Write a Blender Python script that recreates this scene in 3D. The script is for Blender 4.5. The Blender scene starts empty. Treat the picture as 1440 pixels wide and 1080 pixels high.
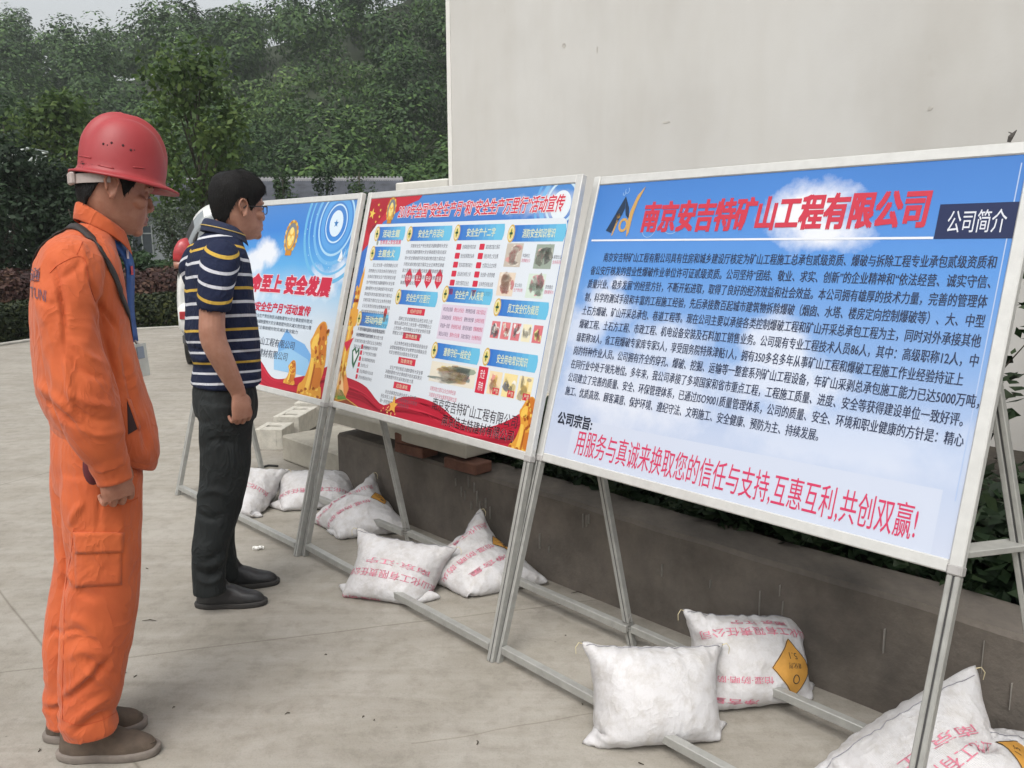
import bpy, math, random
import numpy as np
from mathutils import Vector, Matrix, noise
R = math.radians
random.seed(7); rng = np.random.default_rng(7)
scene = bpy.context.scene
COL = scene.collection

# ---------------------------------------------------------------- camera
CAM_H, F_PX, PITCH, ROLL = 1.45, 1152.33, 0.17008, -0.004516
fw = Vector((0, math.cos(PITCH), -math.sin(PITCH))); up0 = Vector((0, math.sin(PITCH), math.cos(PITCH))); rt0 = Vector((1, 0, 0))
c_, s_ = math.cos(ROLL), math.sin(ROLL)
crt = c_*rt0 + s_*up0; cup = -s_*rt0 + c_*up0
cd = bpy.data.cameras.new('camera'); cam = bpy.data.objects.new('camera', cd); COL.objects.link(cam)
cd.sensor_fit = 'HORIZONTAL'; cd.sensor_width = 36; cd.lens = F_PX/1440*36
cd.clip_start = 0.05; cd.clip_end = 2000
m = Matrix.Identity(4)
for i in range(3):
    m[i][0], m[i][1], m[i][2] = crt[i], cup[i], -fw[i]
m[0][3], m[1][3], m[2][3] = 0, 0, CAM_H
cam.matrix_world = m
scene.camera = cam

# ---------------------------------------------------------------- light: overcast sky
w = bpy.data.worlds.new('World'); scene.world = w; w.use_nodes = True
nt = w.node_tree; nt.nodes.clear()
SUN_EL, SUN_AZ = R(58), R(200)
sky = nt.nodes.new('ShaderNodeTexSky'); sky.sky_type = 'NISHITA'; sky.sun_disc = False
sky.sun_elevation = SUN_EL; sky.sun_rotation = SUN_AZ; sky.air_density = 1.5; sky.dust_density = 6; sky.ozone_density = 1
hs = nt.nodes.new('ShaderNodeHueSaturation'); hs.inputs['Saturation'].default_value = 0.22
bg = nt.nodes.new('ShaderNodeBackground'); bg.inputs['Strength'].default_value = 0.15
wo = nt.nodes.new('ShaderNodeOutputWorld')
nt.links.new(sky.outputs[0], hs.inputs['Color']); nt.links.new(hs.outputs[0], bg.inputs['Color']); nt.links.new(bg.outputs[0], wo.inputs[0])
sd = bpy.data.lights.new('sun', 'SUN'); sd.energy = 0.6; sd.angle = R(35); sd.color = (1, .97, .92)
sun = bpy.data.objects.new('sun', sd); COL.objects.link(sun)
sdir = Vector((math.sin(SUN_AZ)*math.cos(SUN_EL), math.cos(SUN_AZ)*math.cos(SUN_EL), math.sin(SUN_EL)))
sun.rotation_euler = sdir.to_track_quat('Z', 'Y').to_euler()
scene.view_settings.view_transform = 'Standard'; scene.view_settings.look = 'None'
scene.view_settings.exposure = 0.53; scene.view_settings.gamma = 1.0

# ---------------------------------------------------------------- helpers
def ray(px, py):
    return crt*((px-720)/F_PX) - cup*((py-540)/F_PX) + fw
def gp(px, py, z=0.0):
    """point of the ground (or a level z) seen at a photo pixel"""
    d = ray(px, py); t = (z-CAM_H)/d.z
    return Vector((d.x*t, d.y*t, z))
def dp(px, py, dist):
    """point at horizontal distance dist (along +Y) seen at a photo pixel"""
    d = ray(px, py); t = dist/d.y
    return Vector((d.x*t, dist, CAM_H+d.z*t))

def srgb(r, g, b):
    f = lambda c: (c/255/12.92 if c/255 <= .04045 else ((c/255+.055)/1.055)**2.4)
    return (f(r), f(g), f(b), 1)

def node(nt, typ, **kw):
    n = nt.nodes.new(typ)
    for k, v in kw.items():
        if k in n.inputs: n.inputs[k].default_value = v
        else: setattr(n, k, v)
    return n

def mat(name, col, rough=.7, var=.15, scale=8, bump=0, bscale=60, metal=0, spec=.5, col2=None, detail=4, sheen=0, sub=0, mapscale=None, thr=None):
    """principled material: colour varied by object-space noise, optional fine bump"""
    M = bpy.data.materials.new(name); M.use_nodes = True; t = M.node_tree; L = t.links.new
    b = t.nodes['Principled BSDF']
    b.inputs['Roughness'].default_value = rough; b.inputs['Metallic'].default_value = metal
    b.inputs['Specular IOR Level'].default_value = spec
    if sheen: b.inputs['Sheen Weight'].default_value = sheen
    if sub:
        b.inputs['Subsurface Weight'].default_value = sub; b.inputs['Subsurface Radius'].default_value = (.01, .004, .002); b.inputs['Subsurface Scale'].default_value = .5
    col = tuple(col[:3]) + (1,)
    tc = node(t, 'ShaderNodeTexCoord'); src = tc.outputs['Object']
    if mapscale:
        mp = node(t, 'ShaderNodeMapping'); mp.inputs['Scale'].default_value = mapscale; L(src, mp.inputs[0]); src = mp.outputs[0]
    if var or col2:
        n = node(t, 'ShaderNodeTexNoise', Scale=scale, Detail=detail, Roughness=.6); L(src, n.inputs['Vector'])
        r = node(t, 'ShaderNodeValToRGB')
        lo, hi = thr or (.3, .7)
        r.color_ramp.elements[0].position = lo; r.color_ramp.elements[1].position = hi
        if col2: r.color_ramp.elements[0].color = col; r.color_ramp.elements[1].color = tuple(col2[:3])+(1,)
        else:
            r.color_ramp.elements[0].color = tuple(c*(1-var) for c in col[:3])+(1,)
            r.color_ramp.elements[1].color = tuple(min(1, c*(1+var)) for c in col[:3])+(1,)
        L(n.outputs['Fac'], r.inputs[0]); L(r.outputs[0], b.inputs['Base Color'])
    else: b.inputs['Base Color'].default_value = col
    if bump:
        n2 = node(t, 'ShaderNodeTexNoise', Scale=bscale, Detail=5, Roughness=.6); L(src, n2.inputs['Vector'])
        bp = node(t, 'ShaderNodeBump', Strength=bump, Distance=.01); L(n2.outputs['Fac'], bp.inputs['Height']); L(bp.outputs[0], b.inputs['Normal'])
    return M

def add_mesh(name, V, Fc, mats, parent=None, midx=None, smooth=False, uv=None):
    me = bpy.data.meshes.new(name)
    V = np.asarray(V, float)
    if isinstance(Fc, np.ndarray) and Fc.ndim == 2:
        nf, k = Fc.shape
        me.vertices.add(len(V)); me.vertices.foreach_set('co', V.ravel())
        me.loops.add(nf*k); me.loops.foreach_set('vertex_index', Fc.ravel().astype(np.int32))
        me.polygons.add(nf); me.polygons.foreach_set('loop_start', np.arange(0, nf*k, k, dtype=np.int32))
        me.update(calc_edges=True)
    else:
        me.from_pydata([tuple(v) for v in V], [], [tuple(int(i) for i in f) for f in Fc])
    for mm in (mats if isinstance(mats, (list, tuple)) else [mats]): me.materials.append(mm)
    if midx is not None: me.polygons.foreach_set('material_index', np.asarray(midx, np.int32))
    if smooth: me.polygons.foreach_set('use_smooth', np.ones(len(me.polygons), bool))
    me.validate(); me.update()
    o = bpy.data.objects.new(name, me); COL.objects.link(o)
    if parent: o.parent = parent
    return o

def tag(o, label=None, cat=None, group=None, kind=None):
    if label: o['label'] = label
    if cat: o['category'] = cat
    if group: o['group'] = group
    if kind: o['kind'] = kind
    return o
def empty(name, loc=(0, 0, 0), rz=0, label=None, cat=None, group=None, kind=None):
    o = bpy.data.objects.new(name, None); COL.objects.link(o); o.empty_display_size = .1
    o.location = loc; o.rotation_euler = (0, 0, rz)
    return tag(o, label, cat, group, kind)
def dup(root, label=None):
    r = root.copy(); COL.objects.link(r)
    if label: r['label'] = label
    for ch in list(root.children):
        c = ch.copy(); COL.objects.link(c); c.parent = r
        for g in ch.children:
            d = g.copy(); COL.objects.link(d); d.parent = c
    return r

class MB:
    """collects simple solids into one mesh"""
    def __init__(s): s.v = []; s.f = []; s.m = []
    def add(s, V, Fc, mi=0):
        o = len(s.v); s.v += [tuple(v) for v in V]; s.f += [tuple(i+o for i in f) for f in Fc]; s.m += [mi]*len(Fc); return s
    def box(s, c, size, X=(1, 0, 0), Y=(0, 1, 0), Z=(0, 0, 1), bev=.0, mi=0):
        c = Vector(c); X, Y, Z = Vector(X).normalized(), Vector(Y).normalized(), Vector(Z).normalized()
        hx, hy, hz = size[0]/2, size[1]/2, size[2]/2
        if bev <= 0:
            V = [c+X*hx*a+Y*hy*b+Z*hz*d for a in (-1, 1) for b in (-1, 1) for d in (-1, 1)]
            return s.add(V, [(0, 1, 3, 2), (4, 6, 7, 5), (0, 4, 5, 1), (2, 3, 7, 6), (0, 2, 6, 4), (1, 5, 7, 3)], mi)
        # chamfered box
        V = []; idx = {}
        for a in (-1, 1):
            for b in (-1, 1):
                for d in (-1, 1):
                    for k in range(3):
                        h = [hx, hy, hz]
                        off = [h[0]-bev, h[1]-bev, h[2]-bev]; off[k] = h[k]
                        idx[(a, b, d, k)] = len(V); V.append(c+X*off[0]*a+Y*off[1]*b+Z*off[2]*d)
        Fc = []
        q = [(-1, -1), (1, -1), (1, 1), (-1, 1)]
        for a in (-1, 1):
            Fc.append([idx[(a, b, d, 0)] for b, d in q][::a]); Fc.append([idx[(d, a, b, 1)] for b, d in q][::a]); Fc.append([idx[(b, d, a, 2)] for b, d in q][::a])
        for a in (-1, 1):
            for b in (-1, 1):
                f = [idx[(a, b, -1, 0)], idx[(a, b, 1, 0)], idx[(a, b, 1, 1)], idx[(a, b, -1, 1)]]; Fc.append(f[::-a*b])
                f = [idx[(a, -1, b, 2)], idx[(a, 1, b, 2)], idx[(a, 1, b, 0)], idx[(a, -1, b, 0)]]; Fc.append(f[::-a*b])
                f = [idx[(-1, a, b, 1)], idx[(1, a, b, 1)], idx[(1, a, b, 2)], idx[(-1, a, b, 2)]]; Fc.append(f[::-a*b])
                for d in (-1, 1):
                    f = [idx[(a, b, d, 0)], idx[(a, b, d, 1)], idx[(a, b, d, 2)]]; Fc.append(f[::a*b*d])
        return s.add(V, Fc, mi)
    def bar(s, p, q, w_, h_, side, bev=.0, mi=0):
        """rectangular bar from p to q; side = direction of its width"""
        p, q = Vector(p), Vector(q); Z = (q-p).normalized(); X = Vector(side); X = (X-Z*X.dot(Z)).normalized(); Y = Z.cross(X)
        return s.box((p+q)/2, (w_, h_, (q-p).length), X, Y, Z, bev, mi)
    def tube(s, pts, rad, n=8, mi=0):
        V, Fc = tube(pts, rad, n=n); return s.add(V, Fc, mi)
    def build(s, name, mats, parent=None, smooth=False, kind=None):
        o = add_mesh(name, s.v, s.f, mats, parent, s.m, smooth)
        if kind: o['kind'] = kind
        return o

def crom(P, n):
    """Catmull-Rom resample of rows P (k x d) to n rows"""
    P = np.asarray(P, float); k = len(P)
    if k < 3: return np.array([P[0]+(P[-1]-P[0])*t for t in np.linspace(0, 1, n)])
    Q = np.vstack([2*P[0]-P[1], P, 2*P[-1]-P[-2]]); out = []
    for t in np.linspace(0, k-1, n):
        i = min(int(t), k-2); u = t-i; a, b, c, d = Q[i], Q[i+1], Q[i+2], Q[i+3]
        out.append(.5*((2*b)+(-a+c)*u+(2*a-5*b+4*c-d)*u*u+(-a+3*b-3*c+d)*u**3))
    return np.array(out)

def tube(pts, rad, n=12, ref=None, p=2.0, res=None):
    """closed tube along pts; rad = scalar list or (a,b) list; ref = direction of the a axis"""
    P = np.asarray([tuple(q) for q in pts], float); Rr = np.asarray([(r_, r_) if np.isscalar(r_) else tuple(r_) for r_ in rad], float)
    if res: A = crom(np.hstack([P, Rr]), res); P, Rr = A[:, :3], np.maximum(A[:, 3:], 1e-4)
    T = np.gradient(P, axis=0); T /= np.linalg.norm(T, axis=1)[:, None]
    a = np.asarray(ref if ref is not None else ((1, 0, 0) if abs(T[0][0]) < .8 else (0, 1, 0)), float)
    V = []; ang = np.linspace(0, 2*np.pi, n, endpoint=False)
    ca, sa = np.cos(ang), np.sin(ang); ca = np.sign(ca)*np.abs(ca)**(2/p); sa = np.sign(sa)*np.abs(sa)**(2/p)
    for i in range(len(P)):
        x = a-T[i]*a.dot(T[i]); x /= np.linalg.norm(x); y = np.cross(T[i], x)
        if ref is None: a = x
        V.append(P[i]+np.outer(ca*Rr[i, 0], x)+np.outer(sa*Rr[i, 1], y))
    V = np.vstack(V); k = len(P); Fc = []
    for i in range(k-1):
        for j in range(n):
            j2 = (j+1) % n; Fc.append((i*n+j, i*n+j2, (i+1)*n+j2, (i+1)*n+j))
    Fc.append(tuple(range(n))[::-1]); Fc.append(tuple(range((k-1)*n, k*n)))
    return V, Fc

def loft(sec, n=32, res=None, p=2.2):
    """closed loft of level-ish sections: rows (cx, cy, cz, a(x half), b(y half), tilt dz/dx)"""
    S = np.asarray(sec, float)
    if S.shape[1] == 5: S = np.hstack([S, np.zeros((len(S), 1))])
    if res: S = crom(S, res)
    ang = np.linspace(0, 2*np.pi, n, endpoint=False); ca, sa = np.cos(ang), np.sin(ang)
    ca = np.sign(ca)*np.abs(ca)**(2/p); sa = np.sign(sa)*np.abs(sa)**(2/p)
    V = []
    for cx, cy, cz, a, b, tl in S:
        dx = ca*max(a, 1e-3); V.append(np.stack([cx+dx, cy+sa*max(b, 1e-3), cz+dx*tl], 1))
    V = np.vstack(V); k = len(S); Fc = []
    for i in range(k-1):
        for j in range(n):
            j2 = (j+1) % n; Fc.append((i*n+j, i*n+j2, (i+1)*n+j2, (i+1)*n+j))
    Fc.append(tuple(range(n))[::-1]); Fc.append(tuple(range((k-1)*n, k*n)))
    return V, Fc

def remesh(parts, voxel, smooth=0, fac=.5):
    """union of closed solids as one voxel surface -> (verts, quads)"""
    V = []; Fc = []; o = 0
    for v, f in parts:
        V.append(np.asarray(v, float)); Fc += [tuple(i+o for i in q) for q in f]; o += len(v)
    V = np.vstack(V)
    me = bpy.data.meshes.new('tmp'); me.from_pydata([tuple(v) for v in V], [], Fc)
    ob = bpy.data.objects.new('tmp', me); COL.objects.link(ob)
    md = ob.modifiers.new('r', 'REMESH'); md.mode = 'VOXEL'; md.voxel_size = voxel; md.adaptivity = 0
    if smooth: ms = ob.modifiers.new('s', 'SMOOTH'); ms.factor = fac; ms.iterations = smooth
    dg = bpy.context.evaluated_depsgraph_get(); e = ob.evaluated_get(dg); mm = e.to_mesh()
    n = len(mm.vertices); A = np.empty(n*3); mm.vertices.foreach_get('co', A)
    F2 = [tuple(p_.vertices) for p_ in mm.polygons]
    e.to_mesh_clear(); bpy.data.objects.remove(ob); bpy.data.meshes.remove(me)
    return A.reshape(-1, 3), F2

def normals(V, Fc):
    N = np.zeros_like(V)
    F4 = np.array([f if len(f) == 4 else (f[0], f[1], f[2], f[2]) for f in Fc])
    nn = np.cross(V[F4[:, 2]]-V[F4[:, 0]], V[F4[:, 3]]-V[F4[:, 1]])
    for k in range(4): np.add.at(N, F4[:, k], nn)
    return N/(np.linalg.norm(N, axis=1)[:, None]+1e-12)
def vnoise(P, s, off=0.0):
    """noise at rows of P scaled by s (scalar or 3)"""
    Q = np.asarray(P)*np.asarray(s)+off
    f = noise.noise
    return np.array([f(q) for q in Q.tolist()])
# ================================================================ SETTING
EB = Vector((.692, -.7215, 0)).normalized(); NB = Vector((-EB.y, EB.x, 0))      # along the retaining wall, and away from the camera
RW0 = Vector((.04, 3.5, 0))
def rw(t, d=0, z=0): return RW0+EB*t+NB*d+Vector((0, 0, z))

def concrete_ground():
    M = mat('yard_concrete', (.335, .315, .28), .9, 0, bump=.22, bscale=90)
    t = M.node_tree; L = t.links.new; b = t.nodes['Principled BSDF']; tc = node(t, 'ShaderNodeTexCoord'); O = tc.outputs['Object']
    def ns(sc, det=5, rg=.6, dist=0, mp=None):
        src = O
        if mp: mm = node(t, 'ShaderNodeMapping'); mm.inputs['Scale'].default_value = mp[:3]; mm.inputs['Rotation'].default_value = (0, 0, mp[3]); L(O, mm.inputs[0]); src = mm.outputs[0]
        n = node(t, 'ShaderNodeTexNoise', Scale=sc, Detail=det, Roughness=rg, Distortion=dist); L(src, n.inputs['Vector']); return n.outputs['Fac']
    def ramp(src, a, b_, ca, cb):
        r = node(t, 'ShaderNodeValToRGB'); e = r.color_ramp.elements; e[0].position = a; e[1].position = b_; e[0].color = (*ca, 1); e[1].color = (*cb, 1); L(src, r.inputs[0]); return r.outputs[0]
    def mul(a, c, fac=1.0):
        x = node(t, 'ShaderNodeMix'); x.data_type = 'RGBA'; x.blend_type = 'MULTIPLY'; x.inputs[0].default_value = fac; L(a, x.inputs[6]); L(c, x.inputs[7]); return x.outputs[2]
    base = ramp(ns(.55, 6, .62), .3, .7, (.285, .265, .23), (.348, .326, .286))
    c = mul(base, ramp(ns(3.2, 6, .7, .4), .33, .62, (.84, .83, .80), (1, 1, 1)))
    c = mul(c, ramp(ns(1.5, 5, .6, .8, (1, 7, 1, R(-20))), .35, .6, (.86, .85, .84), (1, 1, 1)))     # broom-swept streaks
    c = mul(c, ramp(ns(14, 4, .7), .36, .52, (.82, .81, .8), (1, 1, 1)), .8)
    c = mul(c, ramp(ns(160, 3, .7), .30, .48, (.72, .71, .7), (1, 1, 1)), .55)
    # dark pits and specks
    v = node(t, 'ShaderNodeTexVoronoi', Scale=5.5); L(O, v.inputs['Vector'])
    c = mul(c, ramp(v.outputs['Distance'], .014, .03, (.42, .4, .37), (1, 1, 1)), .75)
    # expansion joints and one crack: dark lines of the slab itself
    sx = node(t, 'ShaderNodeSeparateXYZ'); wob = node(t, 'ShaderNodeTexNoise', Scale=3.0, Detail=3); L(O, wob.inputs['Vector'])
    L(O, sx.inputs[0])
    def line(p, q, wd, wo, dark=(.55, .52, .48), fin=False):
        nonlocal c
        d = Vector((q[0]-p[0], q[1]-p[1])).normalized(); nx, ny = -d.y, d.x; k = nx*p[0]+ny*p[1]
        def mth(op, a, bb):
            m_ = node(t, 'ShaderNodeMath'); m_.operation = op
            for i, q_ in enumerate((a, bb)):
                if isinstance(q_, (int, float)): m_.inputs[i].default_value = q_
                else: L(q_, m_.inputs[i])
            return m_.outputs[0]
        s = mth('ADD', mth('MULTIPLY', sx.outputs[0], nx), mth('MULTIPLY', sx.outputs[1], ny))
        s = mth('ADD', mth('SUBTRACT', s, k), mth('MULTIPLY', mth('SUBTRACT', wob.outputs['Fac'], .5), wo))
        s = mth('ABSOLUTE', s, 0)
        if fin:
            l_ = mth('ADD', mth('MULTIPLY', sx.outputs[0], d.x), mth('MULTIPLY', sx.outputs[1], d.y)); k0 = d.x*p[0]+d.y*p[1]; k1 = d.x*q[0]+d.y*q[1]
            s = mth('ADD', s, mth('MULTIPLY', mth('ADD', mth('MAXIMUM', mth('SUBTRACT', k0, l_), 0), mth('MAXIMUM', mth('SUBTRACT', l_, k1), 0)), 1.0))
        c = mul(c, ramp(s, wd*.4, wd, dark, (1, 1, 1)), .85)
    line((-1.768, 2.615), (-.089, 3.061), .0045, .03); line((-2.6, 3.73), (-.9, 1.926), .005, .010, (.5, .47, .43), True)
    line((-3.3, 4.55), (-2.95, 5.25), .007, .03, (.6, .58, .55), True); line((-6.6, 8.2), (-2.2, 9.3), .012, .04, (.7, .68, .66), True); line((-.3, 2.2), (.5, 2.42), .004, .05, (.65, .62, .58), True); line((-2.4, 6.6), (-1.6, 6.35), .01, .05, (.7, .68, .66), True)
    L(c, b.inputs['Base Color'])
    edge = [gp(-420, 560), gp(-200, 520), gp(0, 487), gp(60, 478), gp(110, 471), gp(170, 465.5), gp(260, 461), gp(330, 459), gp(420, 460), gp(560, 463)]
    V = [tuple(p) for p in edge]+[(9, 13, 0), (14, 2, 0), (9, -8, 0), (-10, -8, 0)]
    bm = bmesh_poly(V); o = add_mesh('concrete_yard', *bm, M); tag(o, kind='structure')
    # a kerb along the far edge
    k = MB()
    for a, b2 in zip(edge[:-1], edge[1:]):
        d = (b2-a).normalized(); n = Vector((-d.y, d.x, 0)); k.box((a+b2)/2+n*.061+Vector((0, 0, .01)), ((b2-a).length+.01, .12, .05), d, n, (0, 0, 1), .01)
    tag(k.build('kerb', mat('kerb_stone', (.36, .345, .31), .9, .2, 6)), kind='structure')
def bmesh_poly(V): return V, [tuple(range(len(V)))]

earth = mat('earth', (.075, .065, .035), .95, .4, .8, col2=(.05, .065, .025))
g = add_mesh('ground', [(-400, -100, -.03), (400, -100, -.03), (400, 500, -.03), (-400, 500, -.03)], [(0, 1, 2, 3)], earth); tag(g, kind='structure')
concrete_ground()
# pale lane seen beyond the hedges
lane = mat('lane_concrete', (.42, .40, .36), .9, .15, 1.5)
tag(add_mesh('lane', [(-30, 20.5, .02), (4, 20.5, .02), (4, 25.5, .02), (-30, 25.5, .02)], [(0, 1, 2, 3)], lane), kind='structure')

# retaining wall of the planting bed
def retaining_wall():
    M = mat('weathered_wall', (.120, .109, .098), .95, .35, 3.5, bump=.5, bscale=35, detail=6)
    t = M.node_tree; L = t.links.new; b = t.nodes['Principled BSDF']
    # run-down stains and lime drips: stretched vertical noise
    tc = node(t, 'ShaderNodeTexCoord'); mp = node(t, 'ShaderNodeMapping'); mp.inputs['Rotation'].default_value = (0, 0, math.atan2(-EB.y, EB.x)); mp.inputs['Scale'].default_value = (2.6, 1, 1.3)
    L(tc.outputs['Object'], mp.inputs[0]); n = node(t, 'ShaderNodeTexNoise', Scale=2.2, Detail=6, Roughness=.7); L(mp.outputs[0], n.inputs['Vector'])
    r = node(t, 'ShaderNodeValToRGB'); r.color_ramp.elements[0].position = .35; r.color_ramp.elements[1].position = .7; r.color_ramp.elements[0].color = (.78, .75, .72, 1); r.color_ramp.elements[1].color = (1.22, 1.16, 1.08, 1); L(n.outputs[0], r.inputs[0])
    mx = node(t, 'ShaderNodeMix'); mx.data_type = 'RGBA'; mx.blend_type = 'MULTIPLY'; mx.inputs[0].default_value = 1
    old = b.inputs['Base Color'].links[0].from_socket; L(old, mx.inputs[6]); L(r.outputs[0], mx.inputs[7]); L(mx.outputs[2], b.inputs['Base Color'])
    # wall body with a slightly uneven top
    n_ = 60; V = []; t0, t1 = -1.5, 5.5
    for i in range(n_+1):
        tt = t0+(t1-t0)*i/n_; h = .385+.012*noise.noise((tt*2.1, 0, 3))+.006*noise.noise((tt*9, 4, 0)); f = .006*noise.noise((tt*3, 7, 0))
        for d, z in ((f, -.05), (f, h-.015), (f+.014, h), (.2, h+.004), (.2, -.05)): V.append(rw(tt, d, z))
    Fc = []
    for i in range(n_):
        for j in range(5): a = i*5+j; b2 = i*5+(j+1) % 5; Fc.append((a, b2, b2+5, a+5)[::-1])
    Fc += [tuple(range(5)), tuple(range(n_*5, n_*5+5))[::-1]]
    o = add_mesh('retaining_wall', V, Fc, M)
    tag(o, 'low stained grey concrete retaining wall running behind the display boards', 'wall')
    # lime drips on its face
    rr = random.Random(5); lm = mat('lime', (.24, .225, .20), .9, .2, 40)
    for px, py, ln in ((660, 668, .06), (668, 678, .05), (672, 690, .08), (676, 705, .07), (684, 700, .05), (642, 672, .04), (655, 690, .05), (821, 722, .06), (826, 724, .05), (829, 723, .04), (760, 750, .07), (773, 768, .03), (932, 793, .05), (1000, 815, .03), (1070, 830, .09), (1098, 822, .04), (1102, 845, .05), (650, 684, .05), (690, 712, .06), (664, 705, .04), (1245, 884, .08), (1385, 900, .1), (1424, 960, .08)):
        r_ = ray(px, py); k = (RW0-Vector((0, 0, CAM_H))).dot(NB)/r_.dot(NB); p = Vector((0, 0, CAM_H))+r_*k
        w_ = rr.uniform(.0007, .0016); p -= NB*.009
        V = [p-EB*w_, p+EB*w_, p+EB*w_*.5-Vector((0, 0, ln)), p-EB*w_*.3-Vector((0, 0, ln*.95))]
        D = MB().add(V+[q+NB*.016 for q in V], [(0, 3, 2, 1), (0, 1, 5, 4), (1, 2, 6, 5), (2, 3, 7, 6), (3, 0, 4, 7)])
        D.build('lime_drip', lm, o)
retaining_wall()
soil = mat('soil', (.03, .024, .017), .95, .4, 9, bump=.6, bscale=25)
sv = [rw(-1.2, .2, .362), rw(5.5, .2, .362), rw(5.5, 3, .40), rw(-1.2, 3, .40)]
tag(add_mesh('planting_soil', sv+[v-Vector((0, 0, .42)) for v in sv], [(0, 1, 2, 3), (0, 4, 5, 1), (3, 2, 6, 7), (0, 3, 7, 4)], soil), kind='structure')

# white building with its blank end wall
def building():
    d = ray(630.5, 200); base = rw(0, 2.25)
    k = (base-Vector((0, 0, 0))).dot(NB)/Vector((d.x, d.y, 0)).dot(NB); cx = Vector((d.x*k, d.y*k, 0))
    M = mat('white_plaster', (.53, .523, .503), .85, .04, .8, bump=.06, bscale=55)
    t = M.node_tree; L = t.links.new; b = t.nodes['Principled BSDF']; tc = node(t, 'ShaderNodeTexCoord')
    old = b.inputs['Base Color'].links[0].from_socket
    def ov(scale, mp, a, b_, col, f):
        nonlocal old
        m_ = node(t, 'ShaderNodeMapping'); m_.inputs['Scale'].default_value = mp; L(tc.outputs['Object'], m_.inputs[0])
        n = node(t, 'ShaderNodeTexNoise', Scale=scale, Detail=6, Roughness=.65); L(m_.outputs[0], n.inputs['Vector'])
        r = node(t, 'ShaderNodeValToRGB'); r.color_ramp.elements[0].position = a; r.color_ramp.elements[1].position = b_; r.color_ramp.elements[0].color = (*col, 1); r.color_ramp.elements[1].color = (1, 1, 1, 1); L(n.outputs[0], r.inputs[0])
        x = node(t, 'ShaderNodeMix'); x.data_type = 'RGBA'; x.blend_type = 'MULTIPLY'; x.inputs[0].default_value = f; L(old, x.inputs[6]); L(r.outputs[0], x.inputs[7]); old = x.outputs[2]
    ov(1.3, (1, 1, .22), .3, .6, (.90, .885, .86), 1); ov(.8, (1, 1, 1), .25, .55, (.93, .92, .91), 1); ov(9, (1, 1, .5), .22, .33, (.86, .83, .8), .7); ov(60, (1, 1, 1), .2, .3, (.9, .89, .88), .6)
    L(old, b.inputs['Base Color'])
    root = empty('white_building', cx, 0, 'tall white plastered building with a blank wall behind the boards', 'building')
    Wd, Dp, H = 14, 9, 8.5; P = lambda a, c, z: tuple(EB*a+NB*c+Vector((0, 0, z)))
    V = [P(0, 0, -.1), P(Wd, 0, -.1), P(Wd, Dp, -.1), P(0, Dp, -.1), P(0, 0, H), P(Wd, 0, H), P(Wd, Dp, H), P(0, Dp, H)]
    add_mesh('wall', V, [(0, 1, 5, 4), (1, 2, 6, 5), (2, 3, 7, 6), (3, 0, 4, 7)], M, root)
    rf = MB(); rf.box(EB*Wd/2+NB*Dp/2+Vector((0, 0, H+.1)), (Wd+.3, Dp+.3, .2), EB, NB, (0, 0, 1), .02); rf.build('roof', mat('roof_slab', (.4, .39, .37), .9), root)
    # paler strip down the left corner, a render joint and small scabs where the plaster has come off
    tr = MB(); tr.box(EB*.028-NB*.004+Vector((0, 0, 4.2)), (.05, .012, 8.4), EB, NB, (0, 0, 1), .004); tr.build('corner_strip', mat('pale_strip', (.66, .65, .62), .8, .05, 2), root)
    def onw(px, py, off=.002):
        r_ = ray(px, py); k2 = (cx-Vector((0, 0, CAM_H))).dot(NB)/r_.dot(NB); return Vector((0, 0, CAM_H))+r_*k2-cx-NB*off
    rr = random.Random(2); bp_ = mat('bare_plaster', (.40, .38, .35), .9, .3, 30)
    for px, py, a, b2 in ((937, 172, 5, 1.6), (840, 69, 1.2, 4.5), (1078, 230, 3, 2), (1308, 152, 3, 2.5), (793, 64, 3, 3)):
        c = onw(px, py); n = 9; V = []
        for i in range(n):
            an = 2*math.pi*i/n; q = rr.uniform(.5, 1.1); V.append(c+EB*math.cos(an)*a*q*.006+Vector((0, 0, math.sin(an)*b2*q*.006)))
        S = MB().add(V+[v+NB*.004 for v in V], [tuple(range(n))]+[(i, i+n, (i+1) % n+n, (i+1) % n) for i in range(n)])
        S.build('plaster_scab', bp_, root)
    # lower wall going on to the left in the same line
    low = empty('boundary_wall', cx, 0, 'low pale boundary wall joining the left corner of the building', 'wall')
    lb = MB(); lb.box(-EB*.36+NB*.12+Vector((0, 0, .92)), (.70, .22, 1.98), EB, NB, (0, 0, 1), .01); lb.build('wall_body', M, low)
    lc = MB(); lc.box(-EB*.39+NB*.12+Vector((0, 0, 1.962)), (.76, .28, .10), EB, NB, (0, 0, 1), .012); lc.build('coping', mat('coping_stone', (.55, .54, .5), .85, .1, 4), low)
    return cx
BC = building()

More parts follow.
